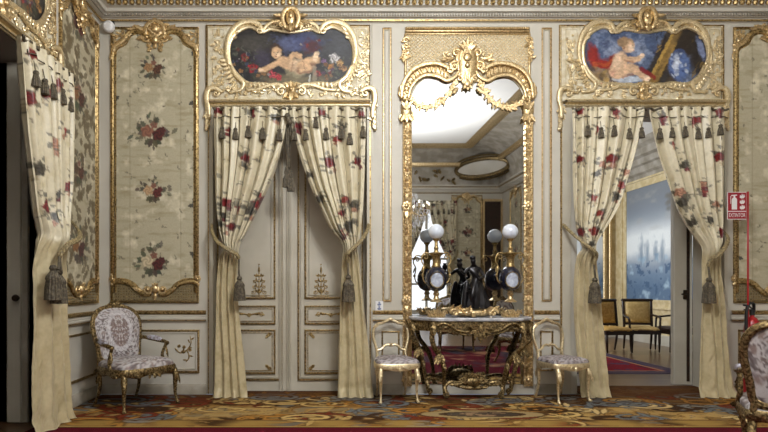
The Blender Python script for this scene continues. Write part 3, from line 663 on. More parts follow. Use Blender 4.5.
def overdoor(dx, label, cv, seed):
    X = lambda x: x + dx
    cx = X(291)
    t = thing('overdoor_painting', label, 'overdoor', (px2x(cx), 0, EYE + (VY - 105) / 85), 'overdoor paintings')
    g = MB(); g.plate([(X(207), 101), (X(369.5), 101), (X(369.5), 26), (X(207), 26)], 0, 0.012); g.build('backboard', M['ground'], t)
    out = [(229, 52), (231, 42), (238, 33), (250, 28), (262, 33), (271, 30), (282, 32), (291, 33), (300, 32), (311, 30), (320, 33), (332, 28), (345, 34), (352, 44), (354, 56), (352, 68), (344, 79), (332, 85), (318, 84), (303, 86), (291, 84), (279, 86), (262, 85), (248, 84), (238, 76), (231, 66)]
    o = crc(out, 6); o[:, 0] += dx
    N = len(o); ctr = np.array((X(291), 58.0)); rows = [ctr + (o - ctr) * k for k in np.linspace(0.01, 1, 74)]
    A = np.array(rows); P3 = np.stack([(A[..., 0] - VX) / 85, np.full(A.shape[:2], -0.022), EYE + (VY - A[..., 1]) / 85], -1)
    # a dense painted canvas: grid clipped to the outline by radial layout
    nx, ny = 250, 116; gx, gy = np.meshgrid(np.linspace(X(228), X(356), nx), np.linspace(27, 87, ny), indexing='ij')
    def inside(px, py):
        r = np.zeros(px.shape, bool); j = N - 1
        for i in range(N):
            c = ((o[i, 1] > py) != (o[j, 1] > py)) & (px < (o[j, 0] - o[i, 0]) * (py - o[i, 1]) / (o[j, 1] - o[i, 1] + 1e-9) + o[i, 0]); r ^= c; j = i
        return r
    keep = inside(gx, gy); mb = MB(); V = np.stack([(gx - VX) / 85, gx * 0 - 0.02, EYE + (VY - gy) / 85], -1)
    f = [(i * ny + j, (i + 1) * ny + j, (i + 1) * ny + j + 1, i * ny + j + 1) for i in range(nx - 1) for j in range(ny - 1) if keep[i, j] or keep[i + 1, j + 1]]
    p = Paint(gx.ravel(), gy.ravel(), (26, 24, 27)); ox, oy = p.x.copy(), p.y.copy()
    p.x = ox + (fbm(ox / 2.2, oy / 2.2, 51) - .5) * 2.6; p.y = oy + (fbm(ox / 2.2, oy / 2.2, 57) - .5) * 2.6; cv(p)
    p.c = p.c * (.55 + .9 * fbm(ox / 2.6, oy / 1.6, 63))[:, None] * (.8 + .4 * fbm(ox / 8, oy / 8, 66))[:, None]; used = sorted({i for q in f for i in q}); re = {a: b for b, a in enumerate(used)}
    mb.add(V.reshape(-1, 3)[used], [tuple(re[i] for i in q) for q in f], p.c[used]); mb.build('canvas', M['canvas'], t)
    g = MB(); g.frame(X(206), 25.5, X(370), 104, 2.6, 0.03); g.frame(X(212.5), 30, X(224), 90, .9, .015); g.frame(X(356), 30, X(366), 90, .9, .015); g.build('outer_frame', M['darkgold'], t)
    g = MB(); oo = np.array([W(a, b) for a, b in o]); g.tube(oo + np.array((0, -.026, 0)), 2.0 / 85, 8, .9, closed=True)
    c2 = ctr + (o - ctr) * 1.045; g.tube(np.array([W(a, b) for a, b in c2]) + np.array((0, -.018, 0)), 1.7 / 85, 8, .9, closed=True)
    for s in (0, 1):                                              # the big C-scrolls of both shoulders, the sides and the foot
        F = (lambda x: X(x)) if not s else (lambda x: X(582.5 - x))
        sg = 1 if not s else -1
        g.st([(F(262), 31, 2.2), (F(258), 24, 2.6), (F(248), 21.5, 3.0), (F(238), 25, 3.2), (F(231), 32.5, 3.0), (F(227.5), 42, 2.6), (F(226.5), 54, 2.0), (F(229), 64, 1.6)], -.036)
        g.vol(F(259.5), 30, 3.8, 60 if not s else 120, -1.3 * sg, 1.3, -.04)
        for k in range(9): a = 16 + k * 12.5; g.lf(F(249 - 17 * math.cos(math.radians(180 - a)) * -1), 44 - 20 * math.sin(math.radians(a)), a if not s else 180 - a, 5, 1.4, -.04)
        g.st([(F(263), 33, 1.4), (F(266), 26, 1.9), (F(274), 22.5, 2.1), (F(281), 26, 1.6), (F(283), 31, 1.2)], -.034)
        for a in (30, 60, 90, 120, 150): g.lf(F(274), 31, a, 8, 1.3, -.03)
        g.vol(F(281), 91, 4.4, 80 if not s else 100, 1.3 * sg, 1.3, -.036); g.st([(F(285), 88, 1.5), (F(278), 84.5, 2.0), (F(268), 85.5, 1.9), (F(258), 89, 1.6), (F(247), 90, 1.4)], -.034)
        for k in range(6): g.lf(F(250 + k * 5), 88, (75 + 12 * k) if not s else (105 - 12 * k), 6, 1.6, -.036)
        g.st([(F(231), 66, 1.6), (F(236), 76, 2.0), (F(243), 83, 2.2), (F(240), 90, 1.8), (F(230), 92, 1.5)], -.034)
        for k in range(8): g.lf(F(227 + k * 1.5), 60 + k * 3.6, (200 + 8 * k) if not s else (-20 - 8 * k), 8, 2.0, -.024, .5)
        g.cluster(F(233), 91, 14, 5, 14, seed + 3 + s, -.024, 2.8); g.cluster(F(262), 93, 12, 3.5, 9, seed + 8 + s, -.02, 2.4)
        g.cluster(F(218), 46, 3.4, 13, 28, seed + 21 + s, -.014, 2.3); g.cluster(F(219), 73, 4.5, 14, 32, seed + 33 + s, -.014, 2.5)
    g.build('carved_frame', M['palegold'], t)
    g = MB()                                                      # crest cartouche and mask at the foot
    g.st([(cx - 5, 31, 1.8), (cx - 8, 22, 2.2), (cx - 5.5, 14, 2.4), (cx, 11.2, 2.6), (cx + 5.5, 14, 2.4), (cx + 8, 22, 2.2), (cx + 5, 31, 1.8)], -.045); g.ell(W(cx, 21, -.03), (4.6 / 85, .03, 8 / 85), 14, 8)
    g.ell(W(cx, 19, -.06), (2.4 / 85, .02, 3 / 85), 10, 6); g.lf(cx, 27, 270, 8, 2.6, -.05); g.vol(cx - 9, 28, 3.0, 0, 1.2, 1.1, -.04, mirror=cx); g.lf(cx - 8, 18, 200, 9, 2.0, -.035, .5, mirror=cx); g.lf(cx - 10, 24, 190, 10, 1.8, -.03, -.3, mirror=cx)
    g.v = [v + np.array((0, -.085, 0)) for v in g.v]; g.box(W(cx - 4, 30, -.09), W(cx + 4, 14, -.001)); g.build('crest', M['gold'], t); g = MB()
    g.ell(W(cx, 90, -.03), (5 / 85, .035, 5 / 85), 12, 7); g.lf(cx, 91, 270, 11, 4.2, -.045); g.lf(cx - 3, 92, 235, 8, 2.4, -.04, mirror=cx); g.lf(cx, 88, 90, 7, 2.4, -.045); g.lf(cx - 2, 88, 125, 7, 2, -.04, mirror=cx); g.ball(cx, 89, 2.2, -.07)
    g.build('foot_mask', M['gold'], t)
    g = MB()                                                      # straight gilt bar over the curtains with its end brackets
    P = [(0, 0), (0.05, 0.0), (0.055, 0.012), (0.035, 0.018), (0.035, 0.03), (0.085, 0.036), (0.095, 0.05), (0.085, 0.064), (0.045, 0.07), (0.04, 0.085), (0, 0.09)]; z0 = W(0, 107.5)[2]
    g.grid([[(x, -a, z0 + b) for a, b in P] for x in (px2x(X(211)), px2x(X(370)))]); g.st([(X(213), 107, .9), (X(369), 107, .9)], -.02, per=1)
    g.build('lintel_bar', M['palegold'], t)
    for s in (0, 1):
        g = MB()
        F = (lambda x: X(x)) if not s else (lambda x: X(581.5 - x)); sg = 1 if not s else -1
        g.st([(F(222), 92, 1.4), (F(214), 88, 2.4), (F(208), 90, 2.8), (F(206.5), 99, 2.8), (F(208.5), 108, 2.2), (F(209), 118, 1.8)], -.05); g.vol(F(216), 93, 3.8, 100 if not s else 80, -1.2 * sg, 1.2, -.045)
        for k in range(5): g.lf(F(208.5), 102 + k * 5, 255 if not s else 285, 8, 2.6, -.03)
        g.cluster(F(209), 112, 2.6, 10, 9, seed + 50 + s, -.03, 2.2); g.ball(F(206.5), 129, 2.0, -.03)
        g.build('end_bracket', M['palegold'], t)
    return t
o1 = overdoor(0, 'gilt overdoor with painting of a reclining putto among roses, above the closed door', canvas1, 2)
o2 = overdoor(352.8, 'gilt overdoor with painting of a seated putto and blue vase, above the open doorway', canvas2, 70)
LDC = -2.05                                                       # centre of the doorway in the left wall
o3 = copy_tree(o1); tag(o3, 'gilt overdoor at the top left corner of the photo, on the side wall', 'overdoor', 'overdoor paintings'); to_left(o3, LDC - o1.location.x)

# ------------------------------------------------------------------ curtains
FLORA = [((112, 24, 34), (70, 66, 62))]
def curtain(label, edges, tie, flowers, tas, rope, tz, seed, yp=-0.17, nf=6.5, side=1, group='tied-back silk door curtains', cat='curtain', simple=False):
    """edges: (py, x left, x right) down the drape; tie: index of the row where the cord gathers it"""
    E = np.array(edges, float); ty = E[tie, 0]
    t = thing('curtain', label, cat, W((E[-1, 1] + E[-1, 2]) / 2, 394, 0) * np.array((1, 0, 0)) + np.array((0, yp, 0)), group)
    q = cr(E, 10); ys = np.arange(E[0, 0], E[-1, 0] + .01, 1.15 if not simple else 3); xl, xr = np.interp(ys, q[:, 0], q[:, 1]), np.interp(ys, q[:, 0], q[:, 2])
    nu = 150 if not simple else 70; u = np.linspace(0, 1, nu); U, Yp = np.meshgrid(u, ys); XL, XR = xl[:, None], xr[:, None]; Wd = XR - XL
    up = np.clip((ty - Yp) / (ty - E[0, 0]), 0, 1); lo = np.clip((Yp - ty) / (E[-1, 0] - ty), 0, 1); nt = np.exp(-((Yp - ty) / 14) ** 2)
    low = (Yp > ty).astype(float) * np.clip((Yp - ty) / 25, 0, 1)
    wob = (vnoise(U * 5 + seed, Yp / 45, seed) - .5)
    ph = 2 * PI * nf * (U + .035 * np.sin(7 * U + seed)) + 1.6 * wob
    ph2 = 2 * PI * nf * .5 * (U + .05 * np.sin(5 * U + seed)) + 2.4 * wob
    f1 = 2 * (.5 + .5 * np.cos(ph)) ** .45 - 1 + .2 * np.cos(2.3 * ph + seed); f2 = np.cos(ph2) + .2 * np.cos(2.1 * ph2)
    f = f1 * (1 - low) + f2 * low
    amp = .050 + .004 * nt + .004 * low - .012 * np.exp(-((Yp - E[0, 0]) / 12) ** 2)
    amp = amp * (.55 + .45 * np.clip(Wd / 40, 0, 1)) * (1 if not simple else 1)
    amp = amp * (1 - .35 * low - .3 * low * lo)
    bul = (.045 + .05 * nt) * np.sqrt(np.clip(1 - (2 * U - 1) ** 2, 0, 1)) * (1 - .5 * up)
    Xp = XL + Wd * U + (Wd / nf) * .20 * np.sin(ph) * (1 - low) * np.clip(4 * U * (1 - U), 0, 1) * .8
    dep = yp - amp * f - bul - .02 * lo * lo
    if not simple:
        dep = dep - (fbm(Xp / 6 + 3 + Yp / 16, Yp / 11, seed + 5) - .5) * (low * .020 * (.4 + .9 * lo) + .004)
        dep = dep - .05 * np.clip((lo - .93) / .07, 0, 1) * (.5 + .5 * np.sin(ph2))
    tt = DIST + yp
    V = np.stack([(Xp - VX) * tt / FPX, dep, EYE + (VY - Yp) * tt / FPX], -1); V[..., 2] = np.maximum(V[..., 2], .006)
    p = Paint((XL + Wd * U).ravel() + 1.6 * f.ravel() * (1 - low.ravel()), Yp.ravel(), (208, 198, 170)); R = random.Random(seed)
    n = fbm(p.x / 4, p.y / 10, seed); p.mix((n - .56) * 2.4, (176, 160, 120))
    for (a, b, r, kind) in flowers:
        r = r * 1.15
        for k in range(6): q = R.uniform(0, 6.3); p.leaf(a + r * 1.3 * math.cos(q), b + r * 1.5 * math.sin(q), q + R.uniform(-.6, .6), r * R.uniform(.7, 1.2), r * .28, (96, 92, 82), .8)
        for k in range(4 if kind else 5): p.leaf(a, b, R.uniform(0, 6.3), r * R.uniform(1.2, 2.1), r * .5, R.choice(((88, 84, 70), (104, 98, 80), (72, 68, 58))), .9)
        p.rose(a, b, r, ((84, 78, 66), (124, 28, 30), (186, 134, 106), (150, 62, 54))[kind], .4, a)
        p.rose(a + R.uniform(-1, 1) * r, b + r * 1.4, r * .6, R.choice(((180, 134, 108), (112, 40, 44), (200, 184, 150))), .5, b)
    if not simple:
        for k in range(46):
            a, b = R.uniform(E[:, 1].min(), E[:, 2].max()), R.uniform(E[0, 0], ty)
            for j in range(3): p.leaf(a, b, R.uniform(0, 6.3), R.uniform(1.6, 3.6), .7, (104, 98, 84), .7)
    pl = np.clip((p.y - ty - 2) / 5, 0, 1); p.mix(pl, (192, 178, 142)); p.mix(pl * np.clip((fbm(p.x / 5, p.y / 7, seed + 9) - .5) * 2, 0, 1), (166, 150, 112))
    mb = MB(); mb.grid(V.transpose(0, 1, 2)); mb.build('drape', M['satin'], t, colors=p.c, sharp=180)
    ya = yp - .075
    def Q(x, y, yy): tq = DIST + yp; return np.array([(x - VX) * tq / FPX, yy, EYE + (VY - y) * tq / FPX])
    # gathered heading with scalloped gimp
    mb = MB(); xs = np.linspace(E[0, 1], E[0, 2], 90); mb.tube([Q(x, E[0, 0] + 1.2 + 1.4 * abs(math.sin((x - E[0, 1]) * PI / 10)), yp - .03 - .012 * math.cos((x - E[0, 1]) * PI / 5)) for x in xs], 1.2 / 85, 6)
    mb.tube([Q(x, E[0, 0] + 10.5 + .8 * math.sin((x - E[0, 1]) * PI / 9), yp - .058 - .012 * math.cos((x - E[0, 1]) * PI / 6)) for x in np.linspace(E[0, 1] + 1, E[0, 2] - 1, 60)], .5 / 85, 5)
    mb.build('heading_gimp', M['tassel'], t)
    for a, b, s in tas:
        s = s * 1.02
        mb = MB(); c = Q(a, b, ya); q = s / 85
        mb.tube([c + np.array((0, .02, 12 * q)), c + np.array((0, 0, 4 * q))], .35 * q, 6)
        mb.lathe([(.02 * q, 5.5 * q), (1.4 * q, 5 * q), (2.0 * q, 3.6 * q), (1.5 * q, 2.4 * q), (1.7 * q, 2 * q), (2.6 * q, -1 * q), (3.0 * q, -6 * q), (.02 * q, -6.3 * q)], c, 28, 14, .08)
        mb.build('tassel', M['tassel'], t)
    if rope:
        mb = MB(); path = cr(np.array([(a, b, yp - d) for a, b, d in rope], float), 14); P3 = np.array([Q(a, b, d) for a, b, d in path]); L = np.arange(len(P3)) * .55
        for k in range(3): mb.tube(P3 + np.stack([np.cos(L + k * 2.09) * .006, np.sin(L + k * 2.09) * .009, np.sin(L + k * 2.09) * .011], 1), .014, 6)
        rp = mb.build('tieback_cord', M['rope'], t)
        for (a, b, s) in tz:
            mb = MB(); c = Q(a, b, yp - .15); q = s / 85
            e = path[-1]; mb.tube([P3[-1], (P3[-1] + c) / 2 + np.array((0, -.02, 0)), c + np.array((0, 0, 11 * q))], .9 * q, 7)
            mb.lathe([(.02 * q, 12.5 * q), (1.7 * q, 12 * q), (2.6 * q, 10 * q), (1.8 * q, 8.4 * q), (2.4 * q, 7.6 * q), (4.4 * q, 4.6 * q), (4.8 * q, 3 * q), (4.4 * q, 2 * q), (5.2 * q, -3 * q), (5.6 * q, -11 * q), (.02 * q, -11.4 * q)], c, 40, 16, .06)
            mb.build('tieback_tassel', M['tassel'], rp)
    return t
c1 = curtain('floral silk curtain drawn to the left side of the closed door', [(108, 214, 288.5), (118, 214, 288), (150, 215, 281.5), (180, 215.5, 271.5), (205, 216.5, 260), (228, 219, 249), (242, 223, 241.5), (249, 225, 239.5), (258, 220, 239), (284, 217, 237.5), (320, 216, 240), (350, 215.5, 243.5), (380, 215, 246.5), (397.6, 213.5, 248.5)], 7,
             [(218, 112, 3.4, 1), (254, 112, 3.4, 1), (231, 131, 3, 1), (248, 160, 4.4, 1), (247, 168, 3, 0), (264, 137, 2.6, 3), (228, 203, 4.2, 1), (240, 209, 2.8, 1), (233, 228, 3.6, 1), (258, 205, 4.6, 1), (252, 212, 4, 0), (226, 216, 3, 0), (222, 225, 2.6, 0), (261, 196, 2.6, 3), (277, 118, 3, 0)],
             [(223.5, 134, 1), (236.5, 135, .95), (249, 133, 1), (263.5, 135, 1), (280, 136, 1)],
             [(210, 224, -.10), (213, 233, .02), (220, 243, .13), (230, 250, .18), (238, 254.5, .16), (240.5, 258, .12)], [(241.5, 289, 1.0)], 11)
c2 = curtain('floral silk curtain drawn to the right side of the closed door', [(108, 290, 366), (118, 290.3, 366), (150, 298, 365), (184, 309.5, 364), (205, 319, 363), (228, 330, 361), (240, 339.5, 359), (249, 343, 357.5), (258, 342, 359), (284, 341, 362), (320, 339.5, 365.5), (350, 338.5, 369), (380, 338, 371.5), (397.6, 337.5, 373.5)], 7,
             [(300, 127, 3.6, 1), (323, 114, 3, 1), (362, 116, 3.6, 1), (331, 164, 4.4, 1), (358, 162, 3.8, 1), (343, 214, 2.8, 1), (346, 201, 3, 3), (346, 233, 3.6, 1), (320, 200, 3.4, 0), (349, 226, 4, 0), (342, 128, 3.4, 0), (354, 206, 3, 0), (338, 141, 2.6, 3), (310, 176, 2.4, 0)],
             [(294.5, 136, 1), (306, 136, .95), (316, 124, .9), (326, 135, 1), (341, 134, 1.05), (349.5, 140, 1), (362.5, 133, .95)],
             [(369.5, 224, -.10), (366, 233, .05), (359, 243, .14), (350, 251.5, .19), (346.5, 256, .16), (347.5, 262, .13)], [(348, 289, 1.1)], 23)
c3 = curtain('floral silk curtain drawn to the left side of the open doorway', [(108, 571, 645), (118, 571, 644.5), (150, 571.5, 636.5), (180, 572, 627), (207, 573, 618), (228, 575, 605), (242, 579, 595), (249, 581, 593.5), (258, 576, 594.5), (284, 574, 598), (320, 574, 602), (350, 575.5, 604.5), (380, 578, 607), (397.6, 579, 609)], 7,
             [(580, 112, 3.4, 1), (616, 113, 3.4, 1), (579, 160, 3.4, 1), (610, 160, 4.6, 1), (602, 166, 3.6, 2), (597, 130, 3, 3), (592, 199, 3.2, 3), (598, 214, 3, 3), (625, 173, 3.2, 2), (620, 186, 3.6, 3), (579, 233, 4, 1), (592, 232, 4.4, 3), (616, 197, 3.4, 0), (588, 245, 2.6, 0), (596, 175, 2.6, 0)],
             [(585, 132, .9), (598, 134, .9), (611, 132, .9), (626, 135, .9), (638, 134, .9)],
             [(567.5, 224, -.10), (570, 233, .04), (577, 243, .14), (586, 251.5, .19), (590, 256, .16), (588.5, 264, .13)], [(588.5, 291, 1.05)], 37)
c4 = curtain('floral silk curtain drawn to the right side of the open doorway', [(108, 648, 726), (118, 648.3, 725.5), (150, 655, 725), (180, 664.5, 724), (207, 675, 723), (228, 687, 722), (242, 696.5, 719), (249, 700, 716), (258, 700.5, 718), (284, 701, 722), (320, 699.5, 725.5), (350, 698, 728.5), (380, 697, 732), (397.6, 696, 735)], 7,
             [(662, 120, 3.2, 1), (694, 122, 3.4, 1), (718, 113, 3.2, 1), (718, 158, 4.2, 1), (683, 166, 3, 0), (678, 193, 4, 2), (681, 203, 4.2, 0), (702, 191, 3.4, 3), (700, 185, 2.6, 2), (714, 205, 3.4, 2), (718, 232, 3, 1), (690, 224, 3.2, 0), (672, 145, 2.6, 3), (708, 221, 3, 0)],
             [(656, 135, .9), (668, 134, .85), (681, 133, .9), (694, 135, .9), (704, 134, .85), (716, 131, .9)],
             [(728.5, 230, -.10), (725, 238, .05), (717, 247, .14), (707, 255.5, .19), (702, 259.5, .16), (700.5, 266, .13)], [(700, 291, 1.05)], 53)
# the side wall's curtain: its bundle hangs broader, seen from within the room at a slant
c5 = curtain('floral silk curtain nearest the left edge, hanging in the side wall doorway', [(108, 288, 372), (118, 288, 372), (150, 292, 371), (180, 297, 369), (205, 303, 366), (228, 308, 359), (240, 312, 352), (247, 314, 349), (256, 311, 351), (284, 308, 357), (320, 306, 360), (350, 305, 363), (380, 304.5, 365), (397.8, 304, 366)], 7,
             [(300, 118, 3.6, 1), (318, 140, 4.2, 1), (340, 125, 3.4, 1), (300, 150, 4.4, 1), (330, 175, 4.4, 2), (310, 200, 4, 0), (348, 160, 3.6, 3), (352, 205, 4, 1), (318, 226, 4, 1), (336, 214, 3, 0), (328, 232, 3.6, 0), (360, 130, 3.4, 1)],
             [(300, 135, 1), (313, 136, 1), (326, 135, 1), (341, 134, 1.05), (354, 136, 1)],
             [(372, 226, -.08), (367, 234, .05), (356, 243, .16), (340, 249, .22), (324, 254, .22), (318, 263, .17)], [(312, 284, 1.1), (321, 287, 1.1)], 71, yp=-0.17)
to_left(c5, LDC - px2x(290))
# cord with two tassels between the left-hand curtains, another in the open doorway
for cx, lab in ((288.5, 'grey silk cord with tassels hanging between the curtains of the closed door'),):
    t = thing('hanging_tassel', lab, 'tassel', W(cx, 170, -.2))
    mb = MB()
    for k in (-2, 0, 2.2): mb.tube([W(cx + k * .6, 106, -.1), W(cx + k, 125, -.2), W(cx + k * .5, 168, -.2)], .9 / 85, 6)
    for k in range(3): mb.ball(cx - 1 + k, 116 + 3 * k, 3, -.26)
    mb.build('cord', M['tassel'], t)
    for a, b in ((286.5, 180), (291, 184)):
        mb = MB(); q = 1 / 85; mb.lathe([(.02 * q, 14 * q), (1.2 * q, 12 * q), (2.2 * q, 7 * q), (1.6 * q, 5 * q), (3.2 * q, 1 * q), (3.6 * q, -7 * q), (.02 * q, -7.3 * q)], W(a, b, -.27), 28, 14, .08); mb.build('tassel', M['tassel'], t)
# ------------------------------------------------------------------ pier glass
CXM = 467.5
t = thing('pier_mirror', 'tall gilt mirror with garlands between the two doorways, above the console table', 'mirror', W(CXM, 385) * np.array((1, 0, 1)))
arch = [(410, 384), (410, 110), (412, 96), (417, 86), (425, 79), (433, 77.5), (441, 79), (448, 83), (456, 80), (462, 86), (CXM, 90)]
h = np.concatenate([np.array(arch[:2], float), cr(np.array(arch[2:], float), 4)]); hm = h[::-1].copy(); hm[:, 0] = 2 * CXM - hm[:, 0]
mb = MB(); mb.plate([tuple(a) for a in np.concatenate([h, hm[1:]])], -0.006, 0.008); gls = mb.build('glass', M['mirror'], t, sharp=10)
mb = MB(); mb.plate([(406, 30), (529, 30), (529, 120), (406, 120)][::-1], -0.0005, 0.004); mb.build('upper_board', M['ground'], t)
g = MB()                                                          # diaper work of the upper field
for i in range(30):
    for j in range(14):
        x, z = 409 + i * 4.1 + (j % 2) * 2.05, 36 + j * 3.3
        lim = 62 if abs(x - CXM) > 20 else 100
        e = ((x - 432) / 30) ** 2 + ((z - 96) / 36) ** 2; e2 = ((x - 503) / 30) ** 2 + ((z - 96) / 36) ** 2
        if e > 1 and e2 > 1 and x < 528 and z < 100: g.ball(x, z, .95, -.006)
for k in range(-14, 34):
    for s in (1, -1):
        pts = [(x, 34 + (x - 408 - k * 4.1) * .8 * s + (0 if s == 1 else 52)) for x in np.arange(408, 529, 2)]
        pts = [(x, z) for x, z in pts if 34 < z < 78 and ((x - 432) / 30) ** 2 + ((z - 96) / 36) ** 2 > 1 and ((x - 503) / 30) ** 2 + ((z - 96) / 36) ** 2 > 1]
        if len(pts) > 2: g.tube([W(a, b, -.005) for a, b in pts], .35 / 85, 4)
g.build('diaper_work', M['palegold'], t)
g = MB()
for z, r, d in ((28, 1.3, .04), (31, 1.5, .05), (34, 1.0, .03)): g.st([(406, z, r), (529, z, r)], -d * .5, per=1)
for k in range(60): g.ball(407 + k * 2.05, 28, 1.1, -.035)
g.st([(405.5, 34, 1.3), (405.5, 112, 1.3)], -.012, per=1, mirror=CXM)
g.build('top_moulding', M['gold'], t)
for s in (0, 1):                                                  # carved uprights
    F = (lambda x: x) if not s else (lambda x: 2 * CXM - x)
    g = MB(); a, b = sorted((F(402.5), F(411.5)))
    g.grid([[W(x, z, 0) + np.array((0, -hh, 0)) for x, hh in ((a, 0), (a, .028), (a + 1.2, .034), (a + 2.4, .024), (a + 4.5, .03), (b - 2.4, .024), (b - 1.2, .034), (b, .028), (b, 0))] for z in (386, 110)])
    R = random.Random(5 + s)
    for k in range(52):
        z = 384 - k * 5.3; g.lf(F(407), z, 90 + R.uniform(-14, 14), 6.4, 2.3, -.026, R.uniform(-.5, .5), tip=.25)
        if k % 3 == 0: g.rosette(F(407), z - 3, 2.3, -.034)
        for e in (403.8, 410.2): g.ball(F(e), z, 1.0, -.03)
    g.build('upright', M['gold'], t)
    for z in (206, 300, 380):
        g = MB(); g.rosette(F(406.5), z, 5, -.035, 7); g.lf(F(406.5), z - 4, 90, 9, 3, -.03); g.ball(F(406.5), z, 2.4, -.05)
        if z < 380: g.lf(F(406.5), z + 4, 270, 9, 3, -.03)
        g.build('boss', M['gold'], t)
    g = MB()                                                      # shoulder cluster where the arch springs
    g.vol(F(403), 94, 4.6, 60 if not s else 120, (1.3 if not s else -1.3), 1.4, -.035); g.vol(F(409), 98, 4.2, 200 if not s else -20, (-1.2 if not s else 1.2), 1.3, -.04)
    g.lf(F(401.5), 98, 100 if not s else 80, 15, 3, -.03, .4 if not s else -.4); g.ell(W(F(406.5), 110, -.035), (5.5 / 85, .03, 9 / 85), 12, 7)
    for aa in (240, 270, 300): g.lf(F(406.5), 112, aa, 12, 2.6, -.045)
    for aa in (60, 90, 120): g.lf(F(406.5), 110, aa, 10, 2.4, -.06)
    g.vol(F(402.5), 118, 3.5, 90, 1.2, 1.1, -.03); g.vol(F(411), 118, 3.2, 90, -1.2, 1.1, -.03)
    g.build('shoulder_carving', M['gold'], t)
    g = MB(); g.cluster(F(405), 49, 2.8, 9, 14, 60 + s, -.02, 2.4); g.vol(F(406), 40, 3.4, 0, 1.2, 1.2, -.025); g.ball(F(403), 57, 1.8, -.02); g.lf(F(404), 55, 265, 8, 2, -.02); g.build('corner_carving', M['gold'], t)
    # the great gadrooned C-scroll of the arch
    g = MB(); outer = [(401.5, 98, 1.8), (403.5, 84, 2.1), (410.5, 72, 2.3), (422, 65, 2.4), (436, 63.2, 2.4), (447, 67, 2.0), (452, 73, 1.4)]; inner = [(408, 100, 1.5), (411, 88, 1.7), (418, 79, 1.9), (427, 75, 1.9), (438, 76.5, 1.9), (447, 80.5, 2.0), (455, 77, 2.0), (459, 71, 1.4)]
    g.st([(F(x), z, r) for x, z, r in outer], -.05); g.st([(F(x), z, r) for x, z, r in inner], -.045)
    oi, ii = cr(np.array(outer), 5), cr(np.array(inner), 4); n = 30
    band = []
    for k in range(n):
        q = k / (n - 1); A = oi[int(q * (len(oi) - 4))]; B = ii[int(q * (len(ii) - 8))]
        band.append([W(F(A[0] + (B[0] - A[0]) * w), A[1] + (B[1] - A[1]) * w, -.012 - .022 * math.sin(PI * w)) for w in np.linspace(0, 1, 6)])
        if k % 2 == 0: m = (A + B) / 2; ang = math.degrees(math.atan2(-(B[1] - A[1]), F(B[0]) - F(A[0]))); g.lf(F(A[0] + (B[0] - A[0]) * .1), A[1] + (B[1] - A[1]) * .1, ang, 8.5, 1.7, -.03, lobes=1)
    g.grid(band); g.vol(F(450), 69, 4.4, 100 if not s else 80, -1.3 if not s else 1.3, 1.3, -.05)
    g.build('arch_scroll', M['gold'], t)
    # hanging flower garland
    g = MB(); path = cr(np.array([(F(412), 100), (F(417), 104.5), (F(425), 107), (F(434), 106), (F(442), 101.5), (F(448), 95), (F(453), 87), (F(456), 79)], float), 5); R = random.Random(30 + s)
    for k, (x, z) in enumerate(path):
        if k % 2 == 0: g.rosette(x, z, R.uniform(1.8, 2.9), -.03)
        g.lf(x, z, R.uniform(0, 360), R.uniform(4, 7), 1.3, -.026, R.uniform(-1, 1))
    g.tube([W(a, b, -.026) for a, b in path], .8 / 85, 6); g.build('garland', M['gold'], t)
g = MB()                                                          # mask cartouche of the crest
g.ell(W(CXM, 63, -.03), (10.5 / 85, .05, 21 / 85), 18, 10)
for dx_, w_ in ((3.2, 1.4), (6.6, 1.6), (9.8, 1.8)): g.st([(CXM - dx_ * .5, 46, w_), (CXM - dx_, 56, w_ * 1.1), (CXM - dx_ * .92, 66, w_), (CXM - dx_ * .7, 76, w_ * .9), (CXM - dx_ * .35, 84, w_ * .7)], -.075 + dx_ * .004, mirror=CXM)
g.ell(W(CXM, 57, -.085), (4.2 / 85, .022, 4.4 / 85), 12, 7); g.ball(CXM, 65, 2.6, -.085, 3.2); g.ball(CXM, 84, 3.4, -.05, 4.4)
for a in (35, 62, 90, 118, 145): g.lf(CXM, 51, a, 11 if a != 90 else 13.5, 2.6, -.06, tip=.15)
for a in (235, 270, 305): g.lf(CXM, 83, a, 8, 2.2, -.05)
g.vol(454.5, 66, 4.8, 60, 1.4, 1.5, -.05, mirror=CXM); g.vol(456.5, 52.5, 3.8, 20, 1.3, 1.3, -.05, mirror=CXM); g.vol(460, 78, 3.2, 120, -1.2, 1.2, -.05, mirror=CXM)
g.lf(454, 58, 195, 10, 2.2, -.03, .4, mirror=CXM); g.lf(450, 60, 170, 10, 1.8, -.03, -.5, mirror=CXM); g.lf(446, 59, 120, 7, 1.4, -.026, mirror=CXM); g.lf(458, 88, 225, 9, 2.4, -.04, mirror=CXM)
g.cluster(449, 57, 5, 3.5, 10, 80, -.02, 2.0); g.cluster(486, 57, 5, 3.5, 10, 81, -.02, 2.0)
g.build('crest', M['gold'], t)

# ------------------------------------------------------------------ console table
CT = 1.665
t = thing('console_table', 'gilt console table with white marble top under the tall mirror', 'console table', (CT, -0.27, 0))
ZT = EYE + (286 - 318) * 6.09 / 560
o = []
for x, y in ((-.69, -.045), (-.69, -.16), (-.66, -.27), (-.59, -.345), (-.53, -.40), (-.49, -.475), (-.36, -.505), (-.18, -.50), (0, -.525)): o.append((x, y))
half = cr(np.array(o, float), 5); oh = np.concatenate([half, (half * np.array((-1, 1)))[::-1][1:]])
def slab(mb, pl, prof):
    """profile of (inset, z) round an outline; straight wall edge"""
    c = pl.mean(0); rows = []
    for i, z in prof: k = 1 - i; rows.append([(CT + x * k, y * k if y > -.06 else -.045 + (y + .045) * k, z) for x, y in pl])
    cc = np.array((CT, -.25)); lo = [(cc[0], cc[1], prof[0][1])] * len(pl); hi = [(cc[0], cc[1], prof[-1][1])] * len(pl)
    mb.grid([lo] + rows + [hi], cv=True)
